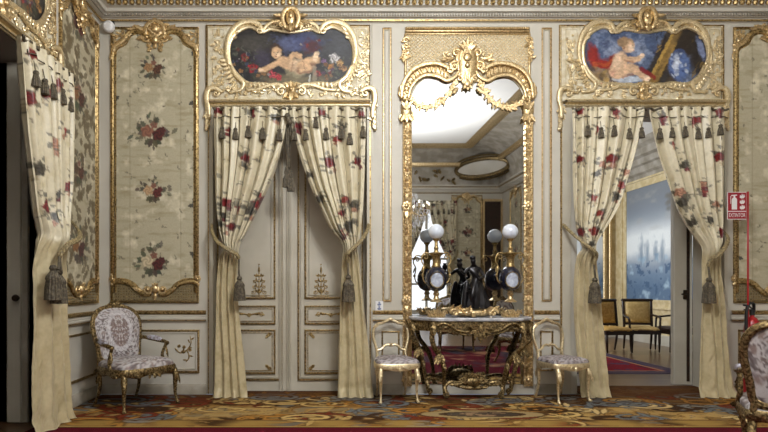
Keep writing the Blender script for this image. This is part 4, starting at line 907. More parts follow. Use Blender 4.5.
mb = MB(); slab(mb, oh, [(.03, ZT - .036), (.01, ZT - .034), (0, ZT - .026), (.0, ZT - .008), (.012, ZT)]); mb.build('marble_top', M['marble'], t)
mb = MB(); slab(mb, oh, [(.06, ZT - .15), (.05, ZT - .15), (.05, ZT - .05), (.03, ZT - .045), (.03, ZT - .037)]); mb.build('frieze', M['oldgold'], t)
def ap(x): return np.interp(abs(x), np.abs(half[::-1, 0]), half[::-1, 1]) * .95
g = MB()                                                          # scalloped gilt apron with the central shell
for s in (1, -1):
    P3 = cr(np.array([(CT + s * x, ap(x) - .02, ZT + z) for x, z in ((.46, -.10), (.40, -.06), (.32, -.075), (.25, -.125), (.17, -.145), (.09, -.15))]), 5); g.tube(P3, .016, 8)
    P3 = cr(np.array([(CT + s * x, ap(x) - .012, ZT + z) for x, z in ((.44, -.15), (.36, -.10), (.27, -.15), (.18, -.175), (.08, -.19))]), 5); g.tube(P3, .010, 7)
    for k in range(9): x = .08 + k * .045; g.leaf((CT + s * x, ap(x) - .015, ZT - .10 - .03 * math.sin(k)), (s, 0, .5 * math.sin(k * 2)), (0, -1, 0), .05, .011, curl=s * .8)
    for k in range(5): g.leaf((CT + s * (.56 + k * .035), -.36 + k * .055, ZT - .1), (s * .4, .6, -.3 + .2 * k), (s, -1, 0), .08, .02, curl=.6)
g.ell((CT, -.535, ZT - .13), (.075, .04, .075), 14, 8)
for k in range(9): a = -PI / 2 + (k - 4) * .42; g.leaf((CT, -.56, ZT - .12), (math.sin((k - 4) * .6), 0, -math.cos((k - 4) * .6)), (0, -1, 0), .12 if k != 4 else .15, .026, tip=.1)
for s in (1, -1): g.leaf((CT + s * .03, -.56, ZT - .10), (s, 0, .7), (0, -1, 0), .11, .03, curl=s * .8); g.tube([(CT + s * (.09 + .05 * (1 - k / 16) * math.cos(k * .5)), -.545, ZT - .10 + .05 * (1 - k / 16) * math.sin(k * .5)) for k in range(15)], .011, 6)
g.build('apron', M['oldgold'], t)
def cleg(pts, knee, s):
    g = MB(); q = cr(np.array([(CT + s * x, y, z, r * .82) for x, y, z, r in pts]), 7); g.tube(q[:, :3], q[:, 3], 9)
    off = np.array((s * .012, -.018, 0))
    g.tube(q[2:-4, :3] + off, q[2:-4, 3] * .55, 7)
    kp = q[len(q) // 3, :3]
    for d in ((s * .5, -.3, -1), (s * .2, -.5, -1), (s * .6, -.2, .8), (-s * .4, -.5, -.8)): g.leaf(kp + np.array((0, -.03, 0)), d, (s * .4, -1, .1), .13, .03, tip=.2)
    for i in (len(q) // 2, len(q) * 3 // 4): g.leaf(q[i, :3] + np.array((0, -.02, .03)), (s * -.2, -.2, -1), (0, -1, 0), .1, .022)
    e = q[-1, :3]; g.tube([e + np.array((s * (.03 * math.cos(k * .55)) * (1 - k / 13), -.01, .03 + .035 * math.sin(k * .55) * (1 - k / 13))) for k in range(12)], .013, 6)
    g.ell(q[0, :3] + np.array((0, -.015, 0)), (.035, .03, .05), 10, 6); g.leaf(q[0, :3] + np.array((0, -.04, .03)), (0, -.1, -1), (0, -1, 0), .13, .034)
    return g
for s in (-1, 1):
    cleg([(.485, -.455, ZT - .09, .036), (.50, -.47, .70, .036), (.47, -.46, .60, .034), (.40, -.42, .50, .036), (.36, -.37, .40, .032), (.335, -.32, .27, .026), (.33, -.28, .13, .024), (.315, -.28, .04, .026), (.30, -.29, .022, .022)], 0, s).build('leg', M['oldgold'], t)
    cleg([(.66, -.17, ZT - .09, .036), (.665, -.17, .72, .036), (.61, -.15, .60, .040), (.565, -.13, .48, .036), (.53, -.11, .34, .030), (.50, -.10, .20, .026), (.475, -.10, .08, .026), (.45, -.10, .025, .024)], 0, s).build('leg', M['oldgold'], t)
g = MB()                                                          # scrolled stretcher and the shell basket standing on it
for s in (-1, 1):
    g.tube(cr(np.array([(CT + s * .33, -.29, .13), (CT + s * .27, -.29, .19), (CT + s * .18, -.28, .18), (CT + s * .10, -.27, .13), (CT, -.26, .12)]), 6), .022, 8)
    g.tube(cr(np.array([(CT + s * .50, -.10, .17), (CT + s * .42, -.13, .21), (CT + s * .3, -.19, .18), (CT + s * .14, -.24, .13)]), 6), .018, 8)
    for k in range(4): g.leaf((CT + s * (.28 - k * .06), -.31, .17 - .01 * k), (-s, 0, .3 * math.sin(k * 2)), (0, -1, .3), .09, .022)
g.build('stretcher', M['oldgold'], t)
g = MB(); g.ell((CT - .01, -.25, .2), (.14, .09, .07), 16, 8)
for k in range(13): a = (k - 6) * .24; g.leaf((CT - .01 + .05 * math.sin(a), -.31, .19), (math.sin(a), 0, math.cos(a) * .75), (0, -1, .3), .13, .024, tip=.05)
R = random.Random(3)
for k in range(26): g.ell((CT - .01 + R.uniform(-.15, .15), -.29 + R.uniform(-.04, .04), .21 + R.uniform(0, .08)), (.018, .016, .018), 7, 5)
g.build('shell_basket', M['oldgold'], t); t.location.y -= .02

# ------------------------------------------------------------------ lamps and bronze on the console
def lamp(px, label):
    X = W(px, 280, -.30)[0]; Yl = -.30; sc = (DIST + Yl) / FPX
    def z(py): return EYE + (VY - py) * sc
    t = thing('urn_lamp', label, 'lamp', (X, Yl, ZT), 'urn lamps on the console')
    g = MB(); b = ZT
    g.lathe([(.004, 0), (.088, 0), (.09, .012), (.075, .022), (.08, .045), (.06, .06), (.05, .075), (.03, .085), (.004, .088)], (X, Yl, b), 24)
    R = random.Random(int(px))
    for k in range(12): a = k * PI / 6; g.leaf((X + .08 * math.cos(a), Yl + .08 * math.sin(a), b + .02), (math.cos(a) * .5, math.sin(a) * .5, 1), (math.cos(a), math.sin(a), .3), .07, .02, tip=.3); g.ell((X + .085 * math.cos(a + .25), Yl + .085 * math.sin(a + .25), b + .016), (.016, .016, .016), 7, 5)
    for s in (-1, 1): g.tube([(X + s * (.085 + .03 * (1 - k / 15) * math.cos(k * .5)), Yl - .04, b + .04 + .035 * (1 - k / 15) * math.sin(k * .5)) for k in range(14)], .010, 6)
    g.build('gilt_base', M['gold'], t)
    g = MB(); k = sc; z0 = z(302)
    g.lathe([(.004, z0), (6 * k, z0), (6 * k, z(301)), (3.0 * k, z(299)), (2.2 * k, z(296)), (3.4 * k, z(294)), (2.2 * k, z(292)), (3.2 * k, z(290.5)), (.004, z(290))], (X, Yl, 0), 20); g.build('foot', M['gold'], t)
    g = MB(); g.lathe([(.004, z(291)), (3.5 * k, z(291)), (7.6 * k, z(288.5)), (10.0 * k, z(284)), (10.6 * k, z(279)), (10.0 * k, z(274)), (8.0 * k, z(270)), (5.0 * k, z(267.4)), (3.6 * k, z(266)), (.004, z(266))], (X, Yl, 0), 28); g.build('body', M['cobalt'], t)
    g = MB(); g.lathe([(4.6 * k, z(268)), (5.0 * k, z(266.6)), (3.8 * k, z(265)), (3.5 * k, z(261.5)), (4.0 * k, z(258)), (5.2 * k, z(255.6)), (6.8 * k, z(254.3)), (7.4 * k, z(253.6)), (7.4 * k, z(252.8)), (2.6 * k, z(252)), (1.9 * k, z(250)), (2.6 * k, z(248)), (1.7 * k, z(246.5)), (1.7 * k, z(241.5)), (3.2 * k, z(240)), (3.4 * k, z(238.6)), (.004, z(238.4))], (X, Yl, 0), 22); g.build('neck', M['darkgold'], t)
    g = MB(); c = np.array((X - .012, Yl - 10.6 * k - .008, z(280))); g.dome([c + np.array((6.4 * k * math.cos(a), .028 * abs(math.cos(a)) ** 2, 7.4 * k * math.sin(a))) for a in np.linspace(0, 2 * PI, 28)[:-1]], (0, -.016, 0), (0, .03, 0), 8); md = g.build('medallion', M['medal'], t)
    g = MB(); g.tube([c + np.array((6.6 * k * math.cos(a), .024 * abs(math.cos(a)) ** 2 - .004, 7.6 * k * math.sin(a))) for a in np.linspace(0, 2 * PI, 29)[:-1]], .006, 6, closed=True); g.build('medallion_rim', M['oldgold'], md)
    for s in (-1, 1):
        g = MB(); pts = [(6.6, 253.6), (11, 252.8), (14.0, 256), (14.6, 261), (12.2, 266), (12.4, 270), (13.4, 275), (12.6, 280), (10.4, 283)]
        g.tube(cr(np.array([(X + s * a * k, Yl, z(b_)) for a, b_ in pts]), 5), .0075, 7); cc = np.array((X + s * 10.6 * k, Yl, z(257.4)))
        g.tube([cc + np.array((s * 3.2 * k * (1 - i / 17) * math.cos(i * .5), 0, 3.2 * k * (1 - i / 17) * math.sin(i * .5))) for i in range(15)], .007, 6)
        g.leaf((X + s * 13 * k, Yl - .01, z(266)), (s * .2, 0, -1), (s, -1, 0), .07, .016); g.ell((X + s * 13.6 * k, Yl, z(275)), (.016, .016, .02), 8, 5); g.build('handle', M['darkgold'], t)
    g = MB(); g.ell((X, Yl, z(231.7)), (7.7 * k,) * 3, 28, 16); g.build('globe', M['globe'], t)
    return t
lamp(436.2, 'dark blue urn lamp with white globe at the left end of the console')
lamp(510.2, 'dark blue urn lamp with white globe at the right end of the console')

def skin(name, nodes, edges, material, parent, sub=2):
    """one continuous body grown on a skeleton"""
    me = bpy.data.meshes.new(name); L = np.zeros(3); q = parent
    while q is not None: L += np.array(q.location); q = q.parent
    me.from_pydata([tuple(np.array(n[:3]) - L) for n in nodes], edges, []); o = bpy.data.objects.new(name, me); COL.objects.link(o)
    m = o.modifiers.new('s', 'SKIN'); m.use_smooth_shade = True
    for i, n in enumerate(nodes): me.skin_vertices[0].data[i].radius = (n[3], n[4] if len(n) > 4 else n[3])
    me.skin_vertices[0].data[0].use_root = True
    s = o.modifiers.new('d', 'SUBSURF'); s.levels = s.render_levels = sub
    dg = bpy.context.evaluated_depsgraph_get(); m2 = bpy.data.meshes.new_from_object(o.evaluated_get(dg)); m2.name = name; bpy.data.objects.remove(o); 
    m2.materials.clear(); m2.materials.append(material); m2.polygons.foreach_set('use_smooth', [True] * len(m2.polygons))
    o = bpy.data.objects.new(name, m2); COL.objects.link(o); o.parent = parent
    return o
SX, SY = W(474, 300, -.30)[0], -.30
t = thing('bronze_figure_group', 'dark bronze draped figure on a gilt rockwork base, between the two lamps', 'statue', (SX, SY, ZT))
g = MB(); R = random.Random(12)
g.ell((SX - .02, SY, ZT + .052), (.26, .10, .05), 24, 8)
for k in range(64):
    a = R.uniform(0, 2 * PI); q = R.uniform(.4, 1.05); x, y = SX - .02 + .265 * q * math.cos(a), SY + .10 * q * math.sin(a); z = ZT + R.uniform(.03, .10) * (1.1 - .3 * q)
    if k % 3: g.leaf((x, y - .02, z), (R.uniform(-1, 1), -.2, R.uniform(-.3, 1)), (0, -1, .4), R.uniform(.05, .1), .02, curl=R.uniform(-1, 1), tip=.2)
    else: g.ell((x, y - .02, z), (R.uniform(.014, .03),) * 3, 8, 5)
for s in (-1, 1): g.tube([(SX - .02 + s * (.215 + .05 * (1 - k / 16) * math.cos(k * .5)), SY - .09, ZT + .05 + .045 * (1 - k / 16) * math.sin(k * .5)) for k in range(15)], .014, 7)
g.build('rockwork_base', M['gold'], t)
b = ZT + .087
def N(x, y, z, r, r2=None): return (SX + x * 1.22, SY + y, b + z, r * 1.12, (r2 or r) * 1.12)
nodes = [N(.02, 0, .29, .042, .036), N(.015, -.005, .36, .034, .03), N(.0, -.01, .44, .048, .034), N(-.005, -.012, .475, .03, .026), N(-.008, -.02, .50, .018), N(-.014, -.03, .53, .028, .03), N(-.016, -.034, .565, .026, .028),
         N(-.055, -.015, .455, .021), N(-.10, -.04, .40, .017), N(-.135, -.08, .435, .012), N(-.15, -.095, .45, .011),          # arm reaching to the left
         N(.05, -.01, .455, .021), N(.085, -.03, .37, .018), N(.04, -.09, .345, .013), N(.01, -.105, .35, .011),                # bent arm across the waist
         N(-.01, -.02, .24, .036), N(-.03, -.06, .15, .027), N(-.035, -.03, .05, .018), N(-.035, -.03, .012, .016), N(-.045, -.075, .0, .012),
         N(.05, .0, .24, .036), N(.065, -.01, .14, .026), N(.08, .03, .05, .018), N(.085, .035, .012, .016), N(.085, -.01, .0, .012)]
edges = [(0, 1), (1, 2), (2, 3), (3, 4), (4, 5), (5, 6), (2, 7), (7, 8), (8, 9), (9, 10), (2, 11), (11, 12), (12, 13), (13, 14), (0, 15), (15, 16), (16, 17), (17, 18), (18, 19), (0, 20), (20, 21), (21, 22), (22, 23), (23, 24)]
skin('figure', nodes, edges, M['bronze'], t)
g = MB(); th = np.linspace(0, 2 * PI, 37)[:-1]; rows = []
for k in range(16):
    v = k / 15; zz = .31 - .30 * v; ww = .056 + .072 * v ** .8; fo = 1 + (.05 + .16 * v) * np.cos(8 * th + 3 * v)
    rows.append(np.stack([SX + .025 + .01 * v + ww * fo * np.cos(th) * 1.05, SY - .005 + ww * fo * np.sin(th) * .72, np.full(36, b + zz)], 1))
g.grid(rows, cv=True); g.tube(cr(np.array([(SX - .06, SY - .03, b + .46), (SX + .0, SY - .06, b + .40), (SX + .06, SY - .04, b + .33), (SX + .085, SY + .0, b + .26), (SX + .12, SY, b + .16)]), 5), .02, 8, .6)
g.build('drapery', M['bronze'], t)
g = MB(); R = random.Random(44)
g.tube(cr(np.array([(SX - .10, SY + .01, b - .02), (SX - .105, SY + .0, b + .10), (SX - .09, SY + .01, b + .22), (SX - .075, SY + .02, b + .30)]), 5), [.045, .042, .04, .038, .036, .035, .034, .034, .032, .032, .03, .03, .03, .028, .026, .024], 9)
for k in range(22): a = R.uniform(0, 6.3); g.leaf((SX - .09 + .035 * math.cos(a), SY + .03 * math.sin(a), b + R.uniform(.0, .3)), (math.cos(a), math.sin(a), R.uniform(-.5, 1)), (math.cos(a), math.sin(a), .5), .07, .018, tip=.2)
g.build('tree_stump', M['bronze'], t)
g = MB(); g.ell((SX - .021, SY - .022, b + .574), (.034, .035, .03), 12, 7); g.ell((SX - .006, SY + .008, b + .575), (.017, .017, .017), 9, 6); g.ell((SX - .017, SY - .064, b + .545), (.006, .008, .008), 6, 4); g.build('hair', M['bronze'], t)
g = MB(); g.lathe([(.002, 0), (.02, .004), (.012, .02), (.03, .05), (.034, .075), (.018, .1), (.024, .115), (.002, .116)], (SX - .185, SY - .098, b + .43), 14); g.build('ewer', M['bronze'], t)

# ------------------------------------------------------------------ chairs
def damask(x, y, sym=True, seed=0, sc=1.0, base=(194, 190, 190), ink=(104, 92, 92), ink2=(140, 122, 116), motif=None):
    p = Paint(x, y, base); xx = np.abs(x) if sym else x
    n = fbm(xx * 26 * sc, y * 22 * sc, seed); n2 = fbm(xx * 48 * sc + 9, y * 44 * sc, seed + 4)
    p.mix((np.abs(n - .5) < .035) * 1.0, ink); p.mix((n2 - .58) * 9, ink2); p.mix((n - .62) * 10, (128, 118, 122)); p.mix((n2 < .36) * .8, ink)
    if motif is not None:
        cy, w, hgt = motif; e = (xx / w) ** 2 + ((y - cy) / hgt) ** 2
        p.mix(((e > 1.0) & (e < 1.7)) * .5, (212, 208, 212)); m = e < 1
        w3 = np.sin(xx * 95 + 2.5 * np.sin(y * 46)) * np.sin(y * 62 + 2 * np.cos(xx * 70)); p.mix(m * np.clip((w3 - .0) * 5, 0, 1) * .9, (112, 92, 88)); p.mix(m * (np.abs(w3) < .12) * .8, (146, 124, 114))
    return p.c
def cabriole(x0, y0, z0, x1, y1, rr=(.030, .034, .024, .017, .015, .022), out=1.0):
    """legs of the period: knee outwards, ankle inwards, scrolled toe"""
    dx, dy = x1 - x0, y1 - y0; d = nz((dx + 1e-6, dy, 0)) * out
    g = MB(); P = np.array([(x0, y0, z0), (x0 + d[0] * .022, y0 + d[1] * .022, z0 * .82), (x0 + d[0] * .014, y0 + d[1] * .014, z0 * .6), (x0 + dx * .5 - d[0] * .006, y0 + dy * .5 - d[1] * .006, z0 * .32), (x1 - d[0] * .012, y1 - d[1] * .012, z0 * .12), (x1, y1, .018)])
    q = cr(np.concatenate([P, np.array(rr)[:, None]], 1), 6); g.tube(q[:, :3], q[:, 3], 9); g.ell((x1 + d[0] * .008, y1 + d[1] * .008, .016), (.019, .019, .016), 9, 6)
    g.leaf(P[1] + d * .02 + np.array((0, 0, .03)), (d[0] * .2, d[1] * .2, -1), d, .12, .024, tip=.02)
    return g
def armchair(label, loc, rz, seed, frame='oldgold'):
    t = thing('fauteuil', label, 'armchair', (0, 0, 0), 'damask armchairs with gilt frames'); G = M[frame]
    SWf, SWr, SD, SH = .335, .27, .29, .40
    so = crc(np.array([(-SWf + .02, -SD + .03), (-SWf * .5, -SD - .015), (0, -SD - .03), (SWf * .5, -SD - .015), (SWf - .02, -SD + .03), (SWf + .005, -SD * .2), (SWr + .015, SD - .05), (SWr - .04, SD), (0, SD + .01), (-SWr + .04, SD), (-SWr - .015, SD - .05), (-SWf - .005, -SD * .2)]), 6)
    mb = MB(); o = np.concatenate([so * .97, np.full((len(so), 1), SH + .045)], 1); mb.dome(o, (0, 0, .075), (0, 0, -.05), 26, .5); v = np.concatenate(mb.v)
    mb.build('seat', M['damask'], t, colors=damask(v[:, 0], v[:, 1] * 1.2 + v[:, 2] * .6, True, seed, 1.0))
    g = MB(); o3 = np.concatenate([so, np.full((len(so), 1), SH)], 1); drop = np.array([.012 * math.cos(9 * math.atan2(y, x)) for x, y in so]); 
    rows = []
    for k, dz in ((1.0, .03), (1.03, .015), (1.03, -.015), (1.02, -.045), (.97, -.06), (.94, -.03), (.94, .02)): rr_ = np.concatenate([so * k, (SH + dz - (drop if dz < -.01 else 0) * 1.0)[:, None] if dz < -.01 else np.full((len(so), 1), SH + dz)], 1); rows.append(rr_)
    g.grid(rows, cv=True)
    for i in range(0, len(so), 4): g.leaf((so[i, 0] * 1.04, so[i, 1] * 1.04, SH - .02), (-so[i, 1], so[i, 0], .25 * math.sin(i)), (so[i, 0], so[i, 1], 0), .07, .018)
    for a in (-.4, 0, .4): g.leaf((a * .12, -SD - .045, SH - .03), (a, -.1, -.8), (0, -1, 0), .055, .02)
    g.build('seat_rail', G, t)
    for s in (-1, 1):
        cabriole(s * (SWf - .03), -SD + .03, SH - .03, s * (SWf - .01), -SD - .005).build('leg', G, t)
        cabriole(s * (SWr - .03), SD - .03, SH - .03, s * (SWr - .02), SD + .06, (.026, .026, .022, .017, .015, .018)).build('leg', G, t)
    # upholstered cartouche back, leaning
    bo = crc(np.array([(0, .575), (.13, .562), (.225, .515), (.275, .43), (.278, .32), (.25, .17), (.225, .03), (.13, .0), (0, -.005), (-.13, .0), (-.225, .03), (-.25, .17), (-.278, .32), (-.275, .43), (-.225, .515), (-.13, .562)]), 6)
    def lean(x, z, d=0): return (x, SD - .01 + z * .20 + d + .25 * x * x * -1.0, SH + .06 + z)
    o = np.array([lean(x, z) for x, z in bo]); nrm = nz((0, -1, .2))
    for sgn, nm in ((1, 'back_pad'), (-1, 'back_outer')):
        mb = MB(); mb.dome(o, nrm * .055 * sgn if sgn == 1 else -nrm * .02 - nrm * .012, nrm * .0 if sgn == 1 else -nrm * .012, 28, .5); v = np.concatenate(mb.v)
        mb.build(nm, M['damask'], t, colors=damask(v[:, 0], v[:, 2], True, seed + (0 if sgn == 1 else 5), 1.0 if sgn == 1 else .55, motif=(SH + .38, .115, .17) if sgn == 1 else None))
    g = MB(); g.tube(o - nrm * .004, .023, 9, closed=True); g.tube(o * np.array((1.06, 1, 1)) + np.array((0, .004, (0))) + (o - o.mean(0)) * np.array((0, 0, .05)), .016, 8, closed=True)
    c = np.array(lean(0, .6)); g.ell(c, (.05, .025, .032), 12, 7)
    for s in (-1, 1):
        g.leaf(c + np.array((s * .02, -.012, 0)), (s, 0, -.15), nrm, .14, .026, curl=s * .3); g.leaf(c + np.array((s * .01, -.012, .01)), (s, 0, .5), nrm, .07, .02, curl=s * .8)
        g.tube(cr(np.array([lean(s * .225, .05), (s * .235, SD - .01, SH + .03), (s * .24, SD - .02, SH - .03)]), 4), .022, 8)
        for k in range(3): x, z = bo[(12 + k * 7)]; g.leaf(np.array(lean(s * x, z)) + nrm * .018, (s * .2, 0, -1), nrm, .08, .017)
    g.tube([lean(-.225, .03), lean(0, -.02), lean(.225, .03)], .02, 8)
    g.build('back_frame', G, t)
    for s in (-1, 1):
        g = MB(); q = cr(np.array([(s * .262, SD + .03, SH + .30, .02), (s * .30, SD - .08, SH + .285, .021), (s * .335, SD - .22, SH + .265, .021), (s * .345, SD - .33, SH + .255, .022), (s * .335, SD - .375, SH + .235, .02), (s * .325, SD - .345, SH + .17, .017), (s * .325, SD - .32, SH + .10, .018), (s * .335, SD - .36, SH + .02, .022), (s * .325, SD - .40, SH - .01, .02)]), 6)
        g.tube(q[:, :3], q[:, 3], 9); g.ell((s * .338, SD - .385, SH + .242), (.026, .03, .024), 9, 6); g.leaf((s * .34, SD - .37, SH + .2), (0, -.1, -1), (s * .3, -1, 0), .12, .02)
        a = g.build('arm', G, t)
        mb = MB(); th = np.linspace(0, 2 * PI, 25)[:-1]; mb.dome([(s * (.318 + .0) + .034 * math.cos(k) + s * .02 * (-math.sin(k)), SD - .19 + .11 * math.sin(k), SH + .285 + .012 * math.sin(k)) for k in th], (0, 0, .032), (0, 0, -.012), 8, .5); v = np.concatenate(mb.v)
        mb.build('arm_pad', M['damask'], a, colors=damask(v[:, 0], v[:, 1], False, seed + 2, 1.0, base=(186, 186, 200)))
    t.location = loc; t.rotation_euler = (0, 0, rz)
    return t
def side_chair(label, loc, rz, seed):
    t = thing('side_chair', label, 'chair', (0, 0, 0), 'open-backed gilt side chairs'); G = M['palegold']
    SH = .40; so = crc(np.array([(-.215, -.19), (0, -.225), (.215, -.19), (.235, -.08), (.205, .14), (.12, .195), (-.12, .195), (-.205, .14), (-.235, -.08)]), 8)
    mb = MB(); o = np.concatenate([so * .99, np.full((len(so), 1), SH + .035)], 1); mb.dome(o, (0, 0, .062), (0, 0, -.04), 22, .45); v = np.concatenate(mb.v)
    mb.build('seat', M['damask'], t, colors=damask(v[:, 0], v[:, 1] * 1.2 + v[:, 2], True, seed, 1.25, base=(174, 168, 170), ink=(84, 70, 66), ink2=(126, 108, 100)))
    g = MB(); rows = []
    dr = np.array([.014 * math.cos(3 * math.atan2(x, -y)) for x, y in so])
    for k, dz in ((.99, .03), (1.02, .02), (1.02, -.015), (1.01, -.035), (.95, -.04), (.94, .02)): rows.append(np.concatenate([so * k, (SH + dz - (dr if dz < 0 else 0 * dr))[:, None]], 1))
    g.grid(rows, cv=True)
    for s in (-1, 0, 1): g.leaf((s * .03, -.232, SH), (s, 0, -.3 if s else -1), (0, -1, 0), .06, .016)
    g.build('seat_rail', G, t)
    for s in (-1, 1):
        cabriole(s * .195, -.175, SH - .02, s * .205, -.205, (.026, .028, .020, .014, .012, .018)).build('leg', G, t)
        cabriole(s * .165, .15, SH - .02, s * .165, .215, (.022, .022, .018, .014, .012, .015)).build('leg', G, t)
    def lean(x, z): return (x, .165 + .16 * z, SH + z)
    g = MB(); half = [(.155, -.02), (.168, .06), (.165, .12), (.185, .20), (.205, .29), (.192, .38), (.15, .43), (.09, .442), (.045, .47), (0, .482)]
    q = cr(np.array(half), 6); full = np.concatenate([q, (q * np.array((-1, 1)))[::-1][1:]]); g.tube([lean(x, z) for x, z in full], .0165, 9)
    g.ell(np.array(lean(0, .485)) + np.array((0, -.012, 0)), (.03, .014, .02), 9, 6)
    for s in (-1, 1): g.leaf(np.array(lean(s * .012, .48)) + np.array((0, -.014, 0)), (s, 0, -.35), (0, -1, .15), .09, .015); g.leaf(np.array(lean(s * .19, .39)) + np.array((0, -.014, 0)), (-s, 0, .8), (0, -1, .15), .07, .014)
    g.build('back_frame', G, t)
    g = MB(); sp = cr(np.array([(-.17, .135), (-.12, .145), (-.075, .185), (-.035, .195), (0, .185), (.035, .195), (.075, .185), (.12, .145), (.17, .135)]), 6); g.tube([lean(x, z) for x, z in sp], .0145, 8); g.leaf(np.array(lean(0, .175)) + np.array((0, -.012, 0)), (0, 0, 1), (0, -1, 0), .05, .014); g.build('back_splat', G, t)
    t.location = loc; t.rotation_euler = (0, 0, rz)
    return t
armchair('damask armchair with gilt frame in the left corner under the brocade panel', (-2.03, -.60, 0), math.radians(53), 5)
armchair('damask armchair cut by the right edge, in front of the fire extinguisher', (3.27, -2.72, 0), math.radians(140), 8)
armchair('damask armchair out in the room, its legs seen only in the mirror under the console', (2.55, -4.5, 0), math.radians(182), 12)
side_chair('gilt open-backed side chair left of the console table', (W(394.5, 394, -.30)[0], -.34, 0), math.radians(6), 3)
side_chair('gilt open-backed side chair right of the console table', (W(560, 394, -.30)[0], -.33, 0), math.radians(18), 7)
# ------------------------------------------------------------------ carpet
def carpet_colors(x, y):
    p = Paint(x, y, (104, 72, 34))
    a = fbm(x * 1.3, y * 2.4, 3); b = fbm(x * 1.6 + 7, y * 2.6, 8)
    u = x * 2.2 + 2.8 * a; v = y * 4.4 + 3.0 * b
    f = np.sin(u * 2.6 + 3.0 * np.sin(v * 1.3)); h = np.sin(v * 3.0 + 2.4 * np.cos(u * 1.1)); n = fbm(x * 7, y * 9, 11)
    p.mix((f - .1) * 4, (140, 104, 52)); p.mix((h - .45) * 5, (118, 78, 30)); p.mix((-f - .45) * 5 * (n > .35), (60, 36, 16))
    p.mix((np.abs(f * .7 + h * .5) < .09) * .9, (46, 28, 14)); p.mix((np.abs(h - .2) < .10) * .8, (158, 128, 76)); p.mix((f * h - .5) * 6, (100, 92, 80)); p.mix((-f * h - .66) * 6, (92, 42, 20)); p.mix((n - .62) * 6, (154, 124, 74))
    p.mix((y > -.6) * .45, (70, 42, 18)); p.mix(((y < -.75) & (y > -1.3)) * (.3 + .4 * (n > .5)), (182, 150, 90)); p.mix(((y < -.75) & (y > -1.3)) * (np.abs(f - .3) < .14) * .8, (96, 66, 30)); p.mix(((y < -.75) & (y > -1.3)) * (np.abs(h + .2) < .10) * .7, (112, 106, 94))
    R = random.Random(9)
    for k in range(120):                                           # leafy scrolls of the border
        cx, cy, r = R.uniform(-2.4, 5.4), R.uniform(-1.42, -.1), R.uniform(.09, .2); s = R.choice((-1, 1)); c = R.choice(((196, 164, 102), (206, 178, 122), (122, 122, 118), (60, 36, 18), (168, 118, 50), (104, 108, 110), (116, 48, 26)))
        pts = [(cx + r * 1.9 * (1 - i / 26) * math.cos(s * i * .42 + k), cy + r * (1 - i / 26) * math.sin(s * i * .42 + k)) for i in range(20)]
        w = R.uniform(.018, .03); p.stroke(pts, w * 1.6, (44, 28, 14), .8); p.stroke(pts, w, c, .95)
        for q in range(3): a_ = R.uniform(0, 6.3); X_, Y_ = cx + R.uniform(-.3, .3), cy + R.uniform(-.15, .15); l_ = R.uniform(.14, .28); p.leaf(X_, Y_, a_, l_ * 1.1, .05, (44, 28, 14), .7); p.leaf(X_, Y_, a_, l_, .032, c, .95)
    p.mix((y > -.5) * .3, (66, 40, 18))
    for cx in (1.56,):                                    # oval cartouches along the wall side
        e = np.sqrt(((x - cx) / .62) ** 2 + ((y + 1.04) / .17) ** 2); p.mix(((e < 1.0) & (e > .62)) * .9, (158, 138, 96)); p.mix((e < .62) * .9, (70, 60, 50)); p.mix(((e < .5) & (n > .5)) * .8, (150, 122, 92)); p.mix((np.abs(e - .64) < .06) * .9, (60, 38, 20)); p.mix((np.abs(e - 1.02) < .04) * .8, (70, 44, 22))
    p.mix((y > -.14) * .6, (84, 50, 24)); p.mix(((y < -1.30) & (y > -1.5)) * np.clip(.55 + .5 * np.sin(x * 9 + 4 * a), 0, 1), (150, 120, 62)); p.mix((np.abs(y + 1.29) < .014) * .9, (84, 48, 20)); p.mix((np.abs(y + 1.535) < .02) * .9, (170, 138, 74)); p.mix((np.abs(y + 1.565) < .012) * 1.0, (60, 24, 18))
    p.mix((y < -1.58) * 1.0, (84, 12, 28)); far = (y < -2.2); p.mix(far * np.clip((fbm(x * 2, y * 2, 40) - .52) * 8, 0, 1), (60, 52, 62)); p.mix(far * np.clip((fbm(x * 3, y * 3, 44) - .6) * 8, 0, 1), (150, 108, 80))
    return p.c
mb = MB(); CX0, CX1 = X0 + 0.035, X1 - 0.1
def cgrid(x0, x1, ys, nx):
    gx, gy = np.meshgrid(np.linspace(x0, x1, nx), ys, indexing='ij'); mb.grid(np.stack([gx, gy, gx * 0], -1)); mb.c.append(carpet_colors(gx.ravel(), gy.ravel()))
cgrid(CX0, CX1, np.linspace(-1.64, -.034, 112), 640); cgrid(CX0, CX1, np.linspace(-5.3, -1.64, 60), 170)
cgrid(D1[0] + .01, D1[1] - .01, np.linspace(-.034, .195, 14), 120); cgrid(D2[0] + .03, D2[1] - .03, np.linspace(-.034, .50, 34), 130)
edge = [(CX0, -5.3), (CX1, -5.3), (CX1, -.034), (CX0, -.034)]
rows = [[(x, y, z) for x, y in edge] for z in (0.0, -.011)]; mb.grid(rows, cv=True); mb.c.append(np.tile(lin((84, 50, 24)), (8, 1)))
cp = mb.build('carpet', M['carpet'], origin=(1.6, -2.6, 0)); tag(cp, 'ochre and brown scroll-patterned carpet with a deep red field', 'carpet')

